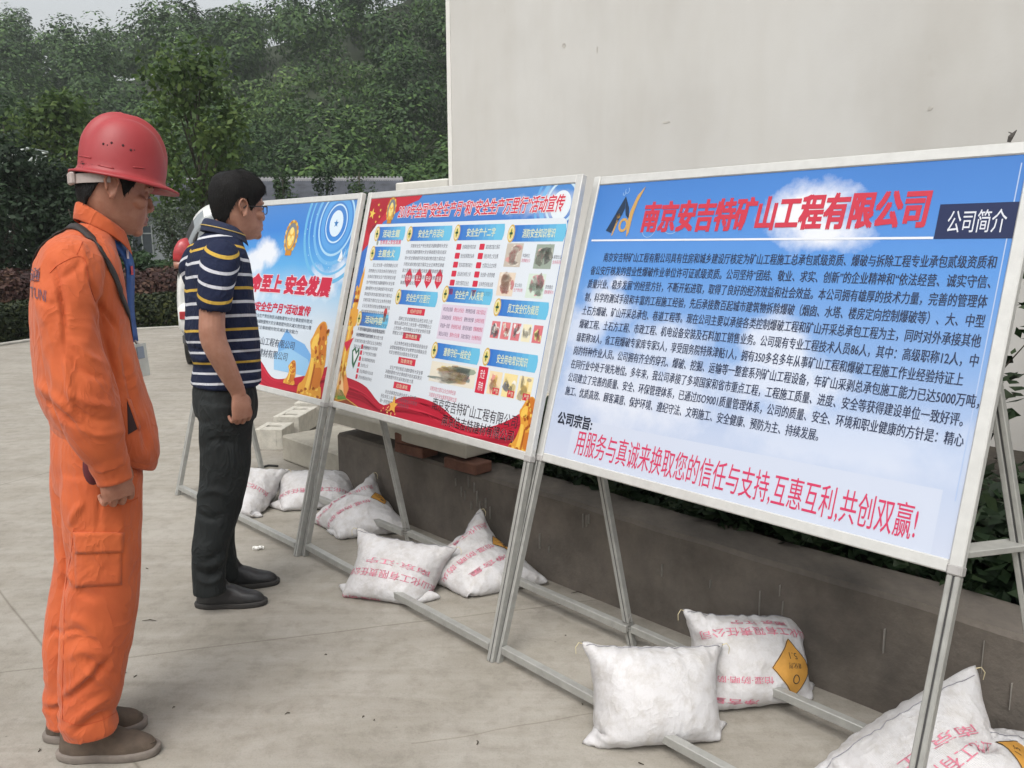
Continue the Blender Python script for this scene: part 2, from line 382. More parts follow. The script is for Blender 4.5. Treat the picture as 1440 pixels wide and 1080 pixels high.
# entrance steps at the end of the bed, slab on bricks, hollow blocks
stepm = mat('step_concrete', (.36, .335, .28), .9, .2, 5, bump=.3, bscale=50)
def steps():
    root = empty('concrete_steps', rw(-1.65, .2), 0, 'rough pale concrete steps at the left end of the retaining wall', 'steps')
    inv = root.location
    for i, (t0, t1, d0, d1, z0, z1) in enumerate(((-2.50, -1.503, .17, .62, 0, .175), (-1.92, -.15, .50, 1.9, .0, .355))):
        s = MB(); s.box(rw((t0+t1)/2, (d0+d1)/2, (z0+z1)/2)-inv, (t1-t0, d1-d0, z1-z0), EB, NB, (0, 0, 1), .012); s.build('step', stepm, root)
steps()
def brick_pile():
    bm_ = mat('red_brick', (.125, .055, .036), .9, .35, 14, bump=.5, bscale=60)
    for k, (pa, n, lab) in enumerate((((570, 641), 2, 'pair of weathered red bricks propping the left part of the stone slab'), ((642, 664), 1, 'broken red brick propping the right end of the stone slab'))):
        p = gp(*pa, z=.39) + NB*.07
        o = empty('brick_prop', p, 0, lab, 'bricks', 'bricks under the slab')
        for j in range(n):
            s = MB(); s.box(Vector((0, 0, .0265+.055*j)), (.22 if j == 0 else .2, .11, .052), EB*math.cos(.15*j+.05)+NB*math.sin(.15*j+.05), -EB*math.sin(.15*j+.05)+NB*math.cos(.15*j+.05), (0, 0, 1), .005); s.build('brick', bm_, o)
    zt = .455
    a, b = gp(545, 616, zt), gp(655, 646, zt); d = (b-a).normalized(); n = Vector((-d.y, d.x, 0)); b = b; a = a-d*.55
    s = MB(); s.box((a+b)/2+n*.17+Vector((0, 0, .034)), ((b-a).length, .34, .066), d, n, (0, 0, 1), .006)
    tag(s.build('stone_slab', mat('slab_stone', (.40, .375, .32), .85, .15, 5, bump=.2, bscale=40)), 'long pale stone slab lying on bricks on the retaining wall', 'slab')
brick_pile()
def hollow_block(p, ang, tilt, holes, ln, lab):
    o = empty('hollow_block', p, ang, lab, 'block', 'hollow concrete blocks by the steps'); o.rotation_euler = (tilt, 0, ang)
    W_, H_ = .20, .15; s = MB(); n = holes; pitch = ln/n; hs_ = .027
    s.box((-W_/2+.0225, 0, H_/2), (.045, ln, H_), bev=.004); s.box((W_/2-.0225, 0, H_/2), (.045, ln, H_), bev=.004)
    cuts = [-ln/2]+[v for i in range(n) for v in (-ln/2+pitch*(i+.5)-hs_, -ln/2+pitch*(i+.5)+hs_)]+[ln/2]
    for y0, y1 in zip(cuts[0::2], cuts[1::2]): s.box((0, (y0+y1)/2, H_/2-.001), (W_-.088, y1-y0, H_-.004))
    s.box((0, 0, .02), (W_-.09, ln-.02, .03))
    s.build('block_body', mat('cinder_block', (.44, .42, .37), .95, .18, 20, bump=.5, bscale=120), o)
    return o
b0 = gp(378, 633); b1 = gp(446, 588); dv = (b1-b0).normalized(); an = math.atan2(dv.y, dv.x)-math.pi/2
hollow_block(b0+dv*.13, an, 0, 1, .24, 'short pale hollow block with one slot, nearest the standing man')
hollow_block(b0+dv*.50+Vector((.03, 0, .03)), an, R(-1), 2, .44, 'pale hollow block with two slots in the middle of the row')
hollow_block(b0+dv*.97+Vector((.03, 0, .05)), an, R(1), 2, .44, 'pale hollow block with two slots at the far end of the row')
# debris on the yard
def litter():
    rr = random.Random(11); s = MB()
    p = gp(362, 773)
    for k in range(5): s.add(*tube([p+Vector((rr.uniform(-.025, .025), rr.uniform(-.015, .015), .004)), p+Vector((rr.uniform(-.025, .025), rr.uniform(-.015, .015), .014))], [.009, .006], n=6))
    tag(s.build('paper_scrap', mat('scrap_paper', (.75, .74, .7), .9)), 'small crumpled white scrap of paper on the yard by the dark shoes', 'scrap')
    tw = mat('dead_twig', (.05, .04, .028), .95)
    s = MB()
    for k in range(34):
        px = rr.uniform(20, 900); py = rr.uniform(620, 1075); p = gp(px, py)
        a = rr.uniform(0, 6.28); l = rr.uniform(.004, .022)
        s.add(*tube([p+Vector((0, 0, .002)), p+Vector((math.cos(a)*l*.5, math.sin(a)*l*.5, .004)), p+Vector((math.cos(a+.4)*l, math.sin(a+.4)*l, .002))], [.0016, .002, .001], n=5))
    for px, py in ((200, 874), (803, 835)):
        p = gp(px, py); a = rr.uniform(-.3, .3)
        s.add(*tube([p+Vector((0, 0, .003)), p+Vector((.03*math.cos(a), .03*math.sin(a), .006)), p+Vector((.055, .0, .003))], [.001, .0022, .0008], n=5))
    tag(s.build('debris', tw), kind='stuff')
litter()
def cable():
    s = MB(); s.tube([gp(352, 664)+Vector((0, 0, .008)), gp(364, 660)+Vector((0, 0, .008)), gp(378, 656)+Vector((0, 0, .008)), gp(391, 657)+Vector((0, 0, .008))], [.007]*4, n=7)
    tag(s.build('cable', mat('black_cable', (.02, .02, .02), .6), None, True), 'short black cable lying on the yard behind the white sacks by the steps', 'cable')
cable()
# ================================================================ DISPLAY BOARDS
SW = .031          # width of the frame rails
alu = mat('silver_aluminium', (.54, .54, .52), .38, .06, 30, metal=.25, bump=.02, bscale=200)
alu_d = mat('leg_aluminium', (.33, .33, .31), .45, .12, 25, metal=.3, bump=.03, bscale=200)
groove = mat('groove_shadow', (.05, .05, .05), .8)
capm = mat('grey_plastic_corner', (.33, .32, .31), .6, .2, 30)
_tc = {}
def text_mesh(s, bold=0.0, shear=0.0, res=2):
    k = (s, bold, shear)
    if k in _tc: return _tc[k]
    cu = bpy.data.curves.new('t', 'FONT'); cu.body = s; cu.size = 1; cu.offset = bold; cu.shear = shear; cu.resolution_u = res; cu.fill_mode = 'FRONT'
    ob = bpy.data.objects.new('t', cu); COL.objects.link(ob)
    dg = bpy.context.evaluated_depsgraph_get(); e = ob.evaluated_get(dg); me = e.to_mesh()
    A = np.empty(len(me.vertices)*3); me.vertices.foreach_get('co', A); A = A.reshape(-1, 3)[:, :2].copy()
    Fc = [tuple(p.vertices) for p in me.polygons]
    e.to_mesh_clear(); bpy.data.objects.remove(ob); bpy.data.curves.remove(cu)
    _tc[k] = (A, Fc); return A, Fc

_pm = {}
def pm(r, g, b, rough=.45):
    k = (r, g, b)
    if k not in _pm:
        c = srgb(r, g, b); M = bpy.data.materials.new('print_%02x%02x%02x' % k); M.use_nodes = True
        bs = M.node_tree.nodes['Principled BSDF']; bs.inputs['Base Color'].default_value = tuple(x*.72 for x in c[:3])+(1,); bs.inputs['Roughness'].default_value = rough; bs.inputs['Specular IOR Level'].default_value = .3
        _pm[k] = M
    return _pm[k]

class Poster:
    """flat print: polygons in board units u, v (0..1) on thin ink layers"""
    def __init__(s, W, H): s.W, s.H = W, H; s.v = []; s.f = []; s.m = []; s.mats = []
    def mi(s, M):
        if M not in s.mats: s.mats.append(M)
        return s.mats.index(M)
    def raw(s, P, Fc, M, layer):
        if min(p[0] for p in P) < SW or min(p[1] for p in P) < SW or max(p[0] for p in P) > s.W-SW or max(p[1] for p in P) > s.H-SW:
            Q = []; G = []
            for f in Fc:
                q = s.clip([P[i] for i in f])
                if len(q) >= 3: G.append(tuple(range(len(Q), len(Q)+len(q)))); Q += q
            P, Fc = Q, G
        o = len(s.v); z = layer*.00025
        s.v += [(x, y, z) for x, y in P]; s.f += [tuple(i+o for i in f) for f in Fc]; s.m += [s.mi(M)]*len(Fc)
    def clip(s, q):
        for ax, lim, sg in ((0, SW, 1), (0, s.W-SW, -1), (1, SW, 1), (1, s.H-SW, -1)):
            out = []
            for i in range(len(q)):
                a, b = q[i-1], q[i]; da, db = (a[ax]-lim)*sg, (b[ax]-lim)*sg
                if (da >= 0) != (db >= 0): t = da/(da-db); out.append((a[0]+(b[0]-a[0])*t, a[1]+(b[1]-a[1])*t))
                if db >= 0: out.append(b)
            q = out
            if not q: break
        return q
    def poly(s, pts, M, layer=2): s.raw([(u*s.W, v*s.H) for u, v in pts], [tuple(range(len(pts)))], M, layer)
    def rect(s, u0, v0, u1, v1, M, layer=2, rad=0):
        if not rad: return s.poly([(u0, v0), (u1, v0), (u1, v1), (u0, v1)], M, layer)
        P = []
        for cx, cy, a0 in ((u1*s.W-rad, v1*s.H-rad, 0), (u0*s.W+rad, v1*s.H-rad, 90), (u0*s.W+rad, v0*s.H+rad, 180), (u1*s.W-rad, v0*s.H+rad, 270)):
            for k in range(6): a = R(a0+k*18); P.append((cx+rad*math.cos(a), cy+rad*math.sin(a)))
        s.raw(P, [tuple(range(len(P)))], M, layer)
    def ell(s, u, v, a, b, M, layer=2, n=28, rot=0, jit=0, rr=None):
        P = []
        for k in range(n):
            t = 2*math.pi*k/n; q = 1+(rr.uniform(-jit, jit) if jit else 0); x, y = a*q*math.cos(t), b*q*math.sin(t)
            P.append((u*s.W+x*math.cos(rot)-y*math.sin(rot), v*s.H+x*math.sin(rot)+y*math.cos(rot)))
        s.raw(P, [tuple(range(n))], M, layer)
    def ring(s, u, v, a, b, wd, M, layer=2, n=48, a0=0, a1=360):
        P = []
        for k in range(n+1):
            t = R(a0+(a1-a0)*k/n)
            for q in (-wd/2, wd/2): P.append((u*s.W+(a+q)*math.cos(t), v*s.H+(b+q)*math.sin(t)))
        s.raw(P, [(2*k, 2*k+1, 2*k+3, 2*k+2) for k in range(n)], M, layer)
    def star(s, u, v, r, M, layer=3, rot=0):
        P = [(u*s.W+(r if k % 2 == 0 else r*.4)*math.sin(R(36*k)+rot), v*s.H+(r if k % 2 == 0 else r*.4)*math.cos(R(36*k)+rot)) for k in range(10)]
        s.raw(P+[(u*s.W, v*s.H)], [(k, 10, (k+1) % 10) for k in range(10)], M, layer)
    def text(s, t, u0, v0, u1, v1, M, layer=4, bold=0.0, shear=0.0, fitw=True, outline=None, ow=.02):
        if outline is not None: s.text(t, u0, v0, u1, v1, outline, layer, bold+ow, shear, fitw); layer += 1
        A, Fc = text_mesh(t, 0.0, shear)
        if not len(A): return
        lo, hi = A.min(0), A.max(0); w_ = hi[0]-lo[0]
        asc, desc = .86, -.09              # box of a full-width character
        sy = (v1-v0)*s.H/(asc-desc); sx = (u1-u0)*s.W/w_ if fitw else sy
        P = np.stack([u0*s.W+(A[:, 0]-lo[0])*sx, v0*s.H+(A[:, 1]-desc)*sy], 1)
        bx = bold*sx
        for k, (dx, dy) in enumerate([(0, 0)] if bold < .003 else [(-bx, 0), (bx, 0)] if bold < .02 else [(-bx, -bx), (bx, -bx), (-bx, bx), (bx, bx), (0, 0)]):
            s.raw([(p[0]+dx, p[1]+dy) for p in P], Fc, M, layer+k*.06)
    def build(s, name, bgmat, parent, Mx):
        V = [(SW, SW, 0), (s.W-SW, SW, 0), (s.W-SW, s.H-SW, 0), (SW, s.H-SW, 0)]+s.v
        Fc = [(0, 1, 2, 3)]+[tuple(i+4 for i in f) for f in s.f]
        o = add_mesh(name, V, Fc, [bgmat]+s.mats, parent, [0]+[m_+1 for m_ in s.m])
        o.matrix_local = Mx; return o

def sky_print(name, W, H, stops, clouds, tint=(.86,)*3, cloudcol=(240, 243, 249)):
    """printed sky: colour stops up the sheet and soft cloud shapes (u, v, ru, rv, strength)"""
    M = bpy.data.materials.new(name); M.use_nodes = True; t = M.node_tree; L = t.links.new; b = t.nodes['Principled BSDF']
    b.inputs['Roughness'].default_value = .45; b.inputs['Specular IOR Level'].default_value = .3
    tc = node(t, 'ShaderNodeTexCoord'); mp = node(t, 'ShaderNodeMapping'); mp.inputs['Scale'].default_value = (1/W, 1/H, 1); L(tc.outputs['Object'], mp.inputs[0])
    sx = node(t, 'ShaderNodeSeparateXYZ'); L(mp.outputs[0], sx.inputs[0])
    def mth(op, a, bb=0.0, cl=False):
        m_ = node(t, 'ShaderNodeMath'); m_.operation = op; m_.use_clamp = cl
        for i, q_ in enumerate((a, bb)):
            if isinstance(q_, (int, float)): m_.inputs[i].default_value = q_
            else: L(q_, m_.inputs[i])
        return m_.outputs[0]
    nz = node(t, 'ShaderNodeTexNoise', Scale=5, Detail=7, Roughness=.62); L(tc.outputs['Object'], nz.inputs['Vector'])
    nl = node(t, 'ShaderNodeTexNoise', Scale=1.6, Detail=3); L(tc.outputs['Object'], nl.inputs['Vector'])
    r = node(t, 'ShaderNodeValToRGB'); cr = r.color_ramp
    while len(cr.elements) < len(stops): cr.elements.new(.5)
    for e, (p, c) in zip(cr.elements, stops): e.position = p; e.color = tuple(x*.72 for x in srgb(*c)[:3])+(1,)
    L(mth('ADD', sx.outputs[1], mth('MULTIPLY', mth('SUBTRACT', nl.outputs[0], .5), .16)), r.inputs[0]); col = r.outputs[0]
    tot = None
    for u, v, ru, rv, st in clouds:
        du = mth('DIVIDE', mth('SUBTRACT', sx.outputs[0], u), ru); dv_ = mth('DIVIDE', mth('SUBTRACT', sx.outputs[1], v), rv)
        d = mth('ADD', mth('POWER', du, 2), mth('POWER', dv_, 2)); d = mth('SQRT', d)
        d = mth('ADD', d, mth('MULTIPLY', mth('SUBTRACT', nz.outputs[0], .5), 2.2))
        k = mth('MULTIPLY', mth('SUBTRACT', 1.0, d), 1.6, True); k = mth('MULTIPLY', k, st)
        tot = k if tot is None else mth('MAXIMUM', tot, k)
    if tot is not None:
        x = node(t, 'ShaderNodeMix'); x.data_type = 'RGBA'; L(tot, x.inputs[0]); L(col, x.inputs[6]); x.inputs[7].default_value = tuple(q*.72 for q in srgb(*cloudcol)[:3])+(1,); col = x.outputs[2]
    L(col, b.inputs['Base Color']); return M

CORPUS = '牢固树立安全发展理念弘扬生命至上安全第一的思想健全公共安全体系完善安全生产责任制坚决遏制重特大安全事故提升防灾减灾救灾能力落实企业主体责任排查治理事故隐患强化安全教育培训提高全员安全素质'
def filler(n, k): k = k*7 % len(CORPUS); return (CORPUS*3)[k:k+n]

def poster_intro(W, H):
    P = Poster(W, H); red = pm(208, 60, 80); ink = pm(48, 58, 86); navy = pm(33, 45, 86); white = pm(236, 240, 248)
    lines = ['南京安吉特矿山工程有限公司具有住房和城乡建设厅核定为矿山工程施工总承包贰级资质、爆破与拆除工程专业承包贰级资质和',
             '省公安厅核发的营业性爆破作业单位许可证贰级资质。公司坚持“团结、敬业、求实、创新”的企业精神和“依法经营、诚实守信、',
             '质量兴业、稳步发展”的经营方针，不断开拓进取，取得了良好的经济效益和社会效益。本公司拥有雄厚的技术力量，完善的管理体',
             '制，科学的测试手段和丰富的工程施工经验，先后承接数百起城市建筑物拆除爆破（烟囱、水塔、楼房定向控制爆破等）、大、中型',
             '土石方爆破、矿山开采总承包、巷道工程等。现在公司主要以承接各类控制爆破工程和矿山开采总承包工程为主，同时对外承接其他',
             '爆破工程、土石方工程、市政工程、机电设备安装及石料加工销售业务。公司现有专业工程技术人员86人，其中：高级职称12人，中',
             '级职称38人，省工程爆破专家库专家5人，享受国务院特殊津贴1人，拥有350多名多年从事矿山工程和爆破工程施工作业经验持证上',
             '岗的特种作业人员。公司拥有齐全的穿孔、爆破、挖掘、运输等一整套系列矿山工程设备，年矿山采剥总承包施工能力已达5000万吨，',
             '在同行业中处于领先地位。多年来，我公司承接了多项国家和省市重点工程，工程施工质量、进度、安全等获得建设单位一致好评。',
             '公司建立了完善的质量、安全、环保管理体系，已通过ISO9001质量管理体系，公司的质量、安全、环境和职业健康的方针是：精心',
             '施工、优质高效、顾客满意、保护环境、遵纪守法、文明施工、安全健康、预防为主、持续发展。']
    ends = [.959, .957, .957, .959, .959, .961, .944, .975, .956, .963, .715]
    for i, (t, u1) in enumerate(zip(lines, ends)):
        v = .714-.0463*i; P.text(t, .087 if i == 0 else .053, v-.0135, u1, v+.0185, ink, 4, bold=.018)
    P.text('公司宗旨:', .047, .137, .160, .180, pm(28, 34, 52), 4, bold=.03)
    P.poly([(.10, .03), (.946, .03), (.946, .18), (.10, .165)], pm(208, 217, 235), 1)
    P.text('用服务与真诚来换取您的信任与支持,互惠互利,共创双赢!', .121, .050, .916, .136, pm(216, 62, 104), 4, bold=.004)
    P.text('南京安吉特矿山工程有限公司', .186, .802, .832, .900, red, 4, bold=.045, shear=.06)
    P.rect(.851, .772, .979, .858, navy, 3); P.text('公司简介', .869, .786, .962, .843, pm(226, 230, 240), 5, bold=.006)
    P.rect(.034, .7715, .850, .7775, white, 3); P.rect(.9665, .16, .9685, .95, pm(180, 200, 234), 2)
    # company emblem: dark roof-like A and golden flame-like d
    dk = pm(38, 58, 84); gd = pm(208, 166, 98)
    P.poly([(0.0750, .808), (0.0930, .800), (0.1175, .865), (0.1220, .883), (0.1170, .925)], dk, 4); P.poly([(0.1170, .925), (0.1230, .883), (0.1280, .86), (0.1410, .845), (0.1340, .885)], dk, 4)
    P.poly([(0.0950, .790), (0.0990, .792), (0.1090, .842), (0.1030, .846)], gd, 4); P.ell(.106, .858, .009, .009, gd, 4)
    P.ring(.127, .826, .016, .020, .009, gd, 4); P.poly([(0.1440, .785), (0.1490, .800), (0.1510, .86), (0.1580, .905), (0.1730, .955), (0.1530, .925), (0.1410, .875), (0.1380, .83)], gd, 5)
    for u, v, a in ((.208, .82, .030), (.272, .845, .042), (.118, .945, .008), (.110, .935, .005)): P.ring(u, v, a, a*1.25, .0025, pm(150, 186, 232), 2, a0=150, a1=420)
    bg = sky_print('printed_blue_sky', W, H, [(0, (206, 214, 232)), (.2, (192, 206, 232)), (.45, (140, 176, 226)), (.68, (96, 154, 224)), (.85, (80, 140, 216)), (1, (70, 128, 204))],
                   [(.585, .845, .125, .10, 1.0), (.65, .79, .10, .06, .95), (.13, .55, .11, .10, .75), (.07, .48, .10, .12, .6), (.32, .44, .16, .10, .55), (.60, .47, .10, .12, .7), (.62, .37, .2, .1, .6), (.27, .30, .3, .16, .6), (.75, .25, .3, .12, .35), (.15, .63, .05, .04, .7)])
    return P, bg

def ribbon(P, top, base, seed, tones=((190, 34, 58), (214, 52, 74), (160, 24, 46)), ly=2):
    """red satin ribbon along the foot of the sheet: top edge points, with folds of other reds"""
    T = crom(top, 40); pts = [tuple(p) for p in T]
    P.poly(pts+[(top[-1][0], base), (top[0][0], base)], pm(*tones[0]), ly)
    rr = random.Random(seed)
    for k in range(7):
        f0 = rr.uniform(.1, .85); wd = rr.uniform(.05, .14); col = tones[1 if k % 2 else 2]
        A = [(u, base+(v-base)*max(0, f0+.08*math.sin(6*u+k))) for u, v in pts]; B = [(u, base+(v-base)*max(0, f0+.08*math.sin(6*u+k)-wd*(.5+.5*math.sin(9*u+2*k)))) for u, v in pts]
        for i in range(len(A)-1): P.poly([B[i], B[i+1], A[i+1], A[i]], pm(*col), ly+.4)
def blob(P, pts, M, layer, u, v, su, sv):
    T = crom(pts+[pts[0]], 36)[:-1]; P.poly([(u+x*su, v+y*sv) for x, y in T], M, layer)
def gold_lion(P, u, v, su, sv, seed=1):
    """seated golden guardian lion, facing left"""
    g1, g2, g3, g4 = pm(226, 160, 62), pm(246, 200, 90), pm(172, 92, 36), pm(206, 122, 46)
    blob(P, [(.05, 0), (.95, 0), (.98, .16), (.9, .2), (.97, .45), (.9, .7), (.78, .95), (.6, 1.0), (.42, .93), (.3, .8), (.22, .72), (.3, .62), (.36, .5), (.28, .3), (.18, .2), (.04, .14)], g1, 4, u, v, su, sv)
    blob(P, [(.5, .95), (.66, .98), (.82, .85), (.9, .62), (.86, .48), (.7, .5), (.62, .62), (.56, .8)], g4, 5, u, v, su, sv)
    blob(P, [(.34, .78), (.5, .84), (.55, .72), (.46, .62), (.3, .66)], g2, 5, u, v, su, sv)
    blob(P, [(.38, .52), (.5, .5), (.52, .3), (.46, .1), (.34, .1), (.38, .3)], g2, 5, u, v, su, sv)
    blob(P, [(.62, .4), (.86, .4), (.9, .2), (.7, .12), (.58, .22)], g4, 6, u, v, su, sv)
    blob(P, [(.55, .45), (.6, .42), (.58, .14), (.53, .14)], g3, 6, u, v, su, sv)
    rr = random.Random(seed)
    for k in range(26):
        x, y = rr.uniform(.45, .9), rr.uniform(.45, .95); P.ell(u+x*su, v+y*sv, su*P.W*.045, sv*P.H*.03, (g2, g3, g4)[k % 3], 7, n=9)
    for k in range(14):
        x, y = rr.uniform(.08, .9), rr.uniform(.02, .14); P.ell(u+x*su, v+y*sv, su*P.W*.06, sv*P.H*.02, (g2, g3, g1)[k % 3], 6, n=9)
def safety_emblem(P, u, v, a, b, ly=5):
    P.ell(u, v, a, b, pm(222, 186, 92), ly); P.ell(u, v, a*.78, b*.8, pm(236, 232, 206), ly+1); P.ell(u, v, a*.62, b*.64, pm(232, 214, 120), ly+2)
    k = pm(46, 92, 66); P.rect(u-a*.12/P.W, v-b*.45/P.H, u+a*.12/P.W, v+b*.45/P.H, k, ly+3); P.rect(u-a*.45/P.W, v-b*.12/P.H, u+a*.45/P.W, v+b*.12/P.H, k, ly+3)
def seal(P, u, v, a, b):
    g, o = pm(236, 196, 88), pm(206, 140, 48)
    for k in range(20):
        t = 2*math.pi*k/20; P.ell(u+a*.9*math.cos(t)/P.W, v+b*.9*math.sin(t)/P.H, a*.22, b*.16, g if k % 2 else o, 4, n=10)
    P.ell(u, v, a*.84, b*.86, pm(128, 132, 140), 5); P.ell(u, v-.01, a*.62, b*.68, pm(232, 176, 66), 6)
    for x, y, q in ((0, .35, .3), (-.3, -.1, .22), (.28, -.1, .22), (0, -.35, .3)): P.ell(u+x*a/P.W, v+y*b/P.H, a*q, b*q*.8, pm(248, 226, 140), 7, n=12)
    P.rect(u-a*.5/P.W, v-b*1.18/P.H, u+a*.5/P.W, v-b*.86/P.H, o, 6)

def poster_cover(W, H):
    P = Poster(W, H); red = pm(206, 40, 72); ink = pm(70, 78, 96)
    cu, cv = .865, .86
    for r_, wd, c in ((.19, .02, (120, 186, 236)), (.15, .012, (176, 218, 246)), (.118, .03, (96, 166, 230)), (.09, .008, (206, 232, 250)), (.24, .012, (120, 190, 236)), (.28, .02, (112, 186, 232))): P.ring(cu, cv, r_, r_*1.05, wd, pm(*c), 1)
    P.ell(cu, cv, .058, .066, pm(222, 238, 250), 2); P.star(cu, cv, .022, pm(58, 126, 190), 3)
    for k in range(40):
        a = k*2.4; q = .2+.02*(k % 5); P.ell(min(.98, cu+q*math.cos(a)/W), min(.98, cv+q*math.sin(a)/H), .003, .003, pm(200, 230, 250), 2, n=6)
    seal(P, .571, .80, .062, .085)
    P.poly([(.930, .735), (.945, .69), (.955, .75), (.95, .70), (.935, .675), (.915, .68)], pm(236, 244, 250), 3)
    P.text('生命至上 安全发展', .250, .508, .900, .600, red, 4, bold=.05, shear=.12, outline=pm(246, 226, 234), ow=.03)
    P.text('2018年“安全生产月”活动宣传', .245, .405, .80, .455, red, 4, bold=.03, shear=.1)
    for i in range(3): P.text(filler(34 if i < 2 else 26, i+3), .17, .372-.03*i, .825 if i < 2 else .74, .392-.03*i, ink, 4)
    P.text('南京安吉特矿山工程有限公司', .26, .232, .735, .275, ink, 4, bold=.012); P.text('南京佳吉特建材有限公司', .30, .172, .70, .215, ink, 4, bold=.012)
    P.poly([(.62, .25), (.66, .33), (.72, .29), (.80, .27), (.86, .22), (.86, .16), (.64, .14)], pm(122, 178, 232), 2); P.poly([(.60, .20), (.70, .24), (.84, .20), (.9, .12), (.62, .12)], pm(154, 202, 240), 3)
    ribbon(P, [(0, .12), (.12, .16), (.25, .10), (.42, .14), (.5, .155), (.62, .08), (.74, .095), (.86, .13), (1, .2)], 0, 3)
    gold_lion(P, .80, .02, .16, .37, 4); gold_lion(P, .70, .065, .08, .12, 9)
    bg = sky_print('printed_cover_sky', W, H, [(0, (222, 230, 238)), (.35, (214, 226, 238)), (.5, (178, 212, 238)), (.65, (96, 174, 232)), (.82, (62, 134, 216)), (1, (84, 138, 206))], [(.42, .715, .12, .09, .95), (.3, .67, .16, .08, .9), (.25, .52, .3, .09, .8), (.85, .56, .14, .09, .8), (.95, .62, .08, .07, .8)])
    return P, bg

def poster_notice(W, H):
    P = Poster(W, H); ink = pm(92, 92, 104); red = pm(214, 48, 74); pale = pm(226, 232, 238); white = pm(240, 242, 244); pink = pm(214, 88, 120)
    # top band
    for r_, wd, c in ((.10, .02, (128, 188, 236)), (.075, .01, (206, 232, 248)), (.13, .012, (110, 176, 232))): P.ring(.935, .905, r_, r_*1.05, wd, pm(*c), 1)
    P.ell(.935, .895, .05, .055, pm(232, 242, 248), 2)
    P.poly([(0, .70), (0, 1), (.34, 1), (.30, .95), (.24, .93), (.12, .86), (.09, .80), (.03, .73)], pm(198, 46, 62), 2); P.poly([(.05, .80), (.0, .86), (0, .95), (.2, 1), (.12, .9)], pm(176, 34, 50), 3)
    P.star(.045, .90, .028, pm(240, 206, 90), 4, .2)
    for u, v in ((.075, .94), (.092, .915), (.092, .885), (.075, .862)): P.star(u, v, .009, pm(240, 206, 90), 4)
    seal(P, .155, .915, .034, .055)
    P.text('2018年全国“安全生产月”和“安全生产万里行”活动宣传', .20, .872, .948, .935, red, 4, bold=.02, shear=.14, outline=pm(248, 240, 244), ow=.055)
    P.rect(.055, .055, .972, .85, pm(226, 234, 242), 3, rad=.03)
    # left golden column with ribbon
    g1, g2, g3 = pm(232, 168, 66), pm(246, 208, 104), pm(188, 104, 44)
    P.poly([(.018, .02), (.062, .02), (.060, .44), (.066, .62), (.062, .66), (.050, .60), (.048, .56), (.036, .55), (.028, .44)], g1, 4); P.poly([(.03, .04), (.042, .04), (.044, .42), (.036, .42)], g2, 5)
    rr = random.Random(8)
    for k in range(26): P.ell(.045+rr.uniform(-.016, .016), rr.uniform(.06, .56), .009, .012, (g2, g3, g1)[k % 3], 6, n=8)
    P.rect(.022, .38, .072, .46, g1, 5, rad=.01); P.rect(.03, .49, .06, .505, pm(150, 56, 40), 6); P.poly([(.02, .30), (.05, .315), (.075, .33), (.06, .29), (.045, .26)], red, 7)
    P.poly([(.0, .02), (0, .24), (.05, .20), (.10, .10), (.09, .05)], pm(238, 150, 84), 4); P.poly([(0, .05), (.03, .18), (.06, .12), (.08, .06)], pm(248, 206, 150), 5)
    # header bars with the round emblem
    b1, b2, b3 = pm(64, 128, 208), pm(86, 164, 222), pm(122, 192, 234); yl = pm(226, 232, 196)
    def bar(u0, u1, v, t, h=.062):
        n = 8
        for k in range(n):
            f = k/(n-1); cl = [tuple(int(a+(b-a)*f) for a, b in zip((58, 118, 204), (112, 196, 232)))][0]
            x0, x1 = u0+(u1-u0)*(.93*k/n), u0+(u1-u0)*(.93*(k+1)/n); P.rect(x0, v-h/2, x1, v+h/2, pm(*cl), 4)
        x = u0+(u1-u0)*.93; P.poly([(x, v-h/2), (u1-.004, v-h/2), (u1, v-h*.2), (u1, v+h*.2), (u1-.004, v+h/2), (x, v+h/2)], pm(112, 196, 232), 4)
        P.text(t, u0+(u1-u0)*.22, v-.017, u0+(u1-u0)*.82, v+.017, yl, 5, bold=.02)
        safety_emblem(P, u0, v, .020, .035)
    def para(u0, u1, v, n, k, dv=.0265, ch=None, last=.6, M=ink):
        for i in range(n):
            w_ = (u1-u0)*(last if i == n-1 else 1); a = u0+(.02 if i == 0 else 0)
            P.text(filler(max(3, int((u0+w_-a)*W/.0145)), k+i), a, v-dv*i-.009, u0+w_, v-dv*i+.008, M, 4, bold=.004)
    bar(.098, .258, .806, '活动主题'); P.text('生命至上安全发展', .125, .758, .245, .779, pink, 4, bold=.02); P.ell(.11, .765, .008, .012, pm(150, 160, 150), 4)
    bar(.092, .252, .717, '主题含义'); para(.088, .252, .665, 13, 2)
    P.ell(.232, .322+.05*0+.135, .013, .02, pm(206, 70, 70), 5); P.ell(.232, .435, .012, .022, pm(120, 130, 130), 5)
    bar(.085, .256, .418, '活动内容'); para(.083, .245, .372, 4, 19)
    P.poly([(.078, .27), (.094, .29), (.106, .27), (.118, .29), (.126, .262), (.104, .19), (.09, .215)], pm(60, 110, 80), 4); P.poly([(.086, .265), (.094, .275), (.106, .255), (.116, .272), (.118, .26), (.102, .215)], white, 5)
    for i in range(6):
        v = .295-.027*i; P.rect(.128, v-.01, .140, v+.01, red, 4); P.text(filler(9 if i != 3 else 5, 5*i), .146, v-.008, .225 if i != 3 else .19, v+.008, ink, 4)
    bar(.285, .500, .803, '安全生产月活动'); para(.283, .492, .752, 7, 31, last=.4)
    for i in range(4): u = .322+.052*i; P.poly([(u-.017, .60), (u, .572), (u+.017, .60), (u+.017, .628), (u, .656), (u-.017, .628)], red, 4); P.text(('生命', '至上', '安全', '发展')[i], u-.012, .602, u+.012, .626, white, 5)
    bar(.287, .490, .530, '安全生产万里行')
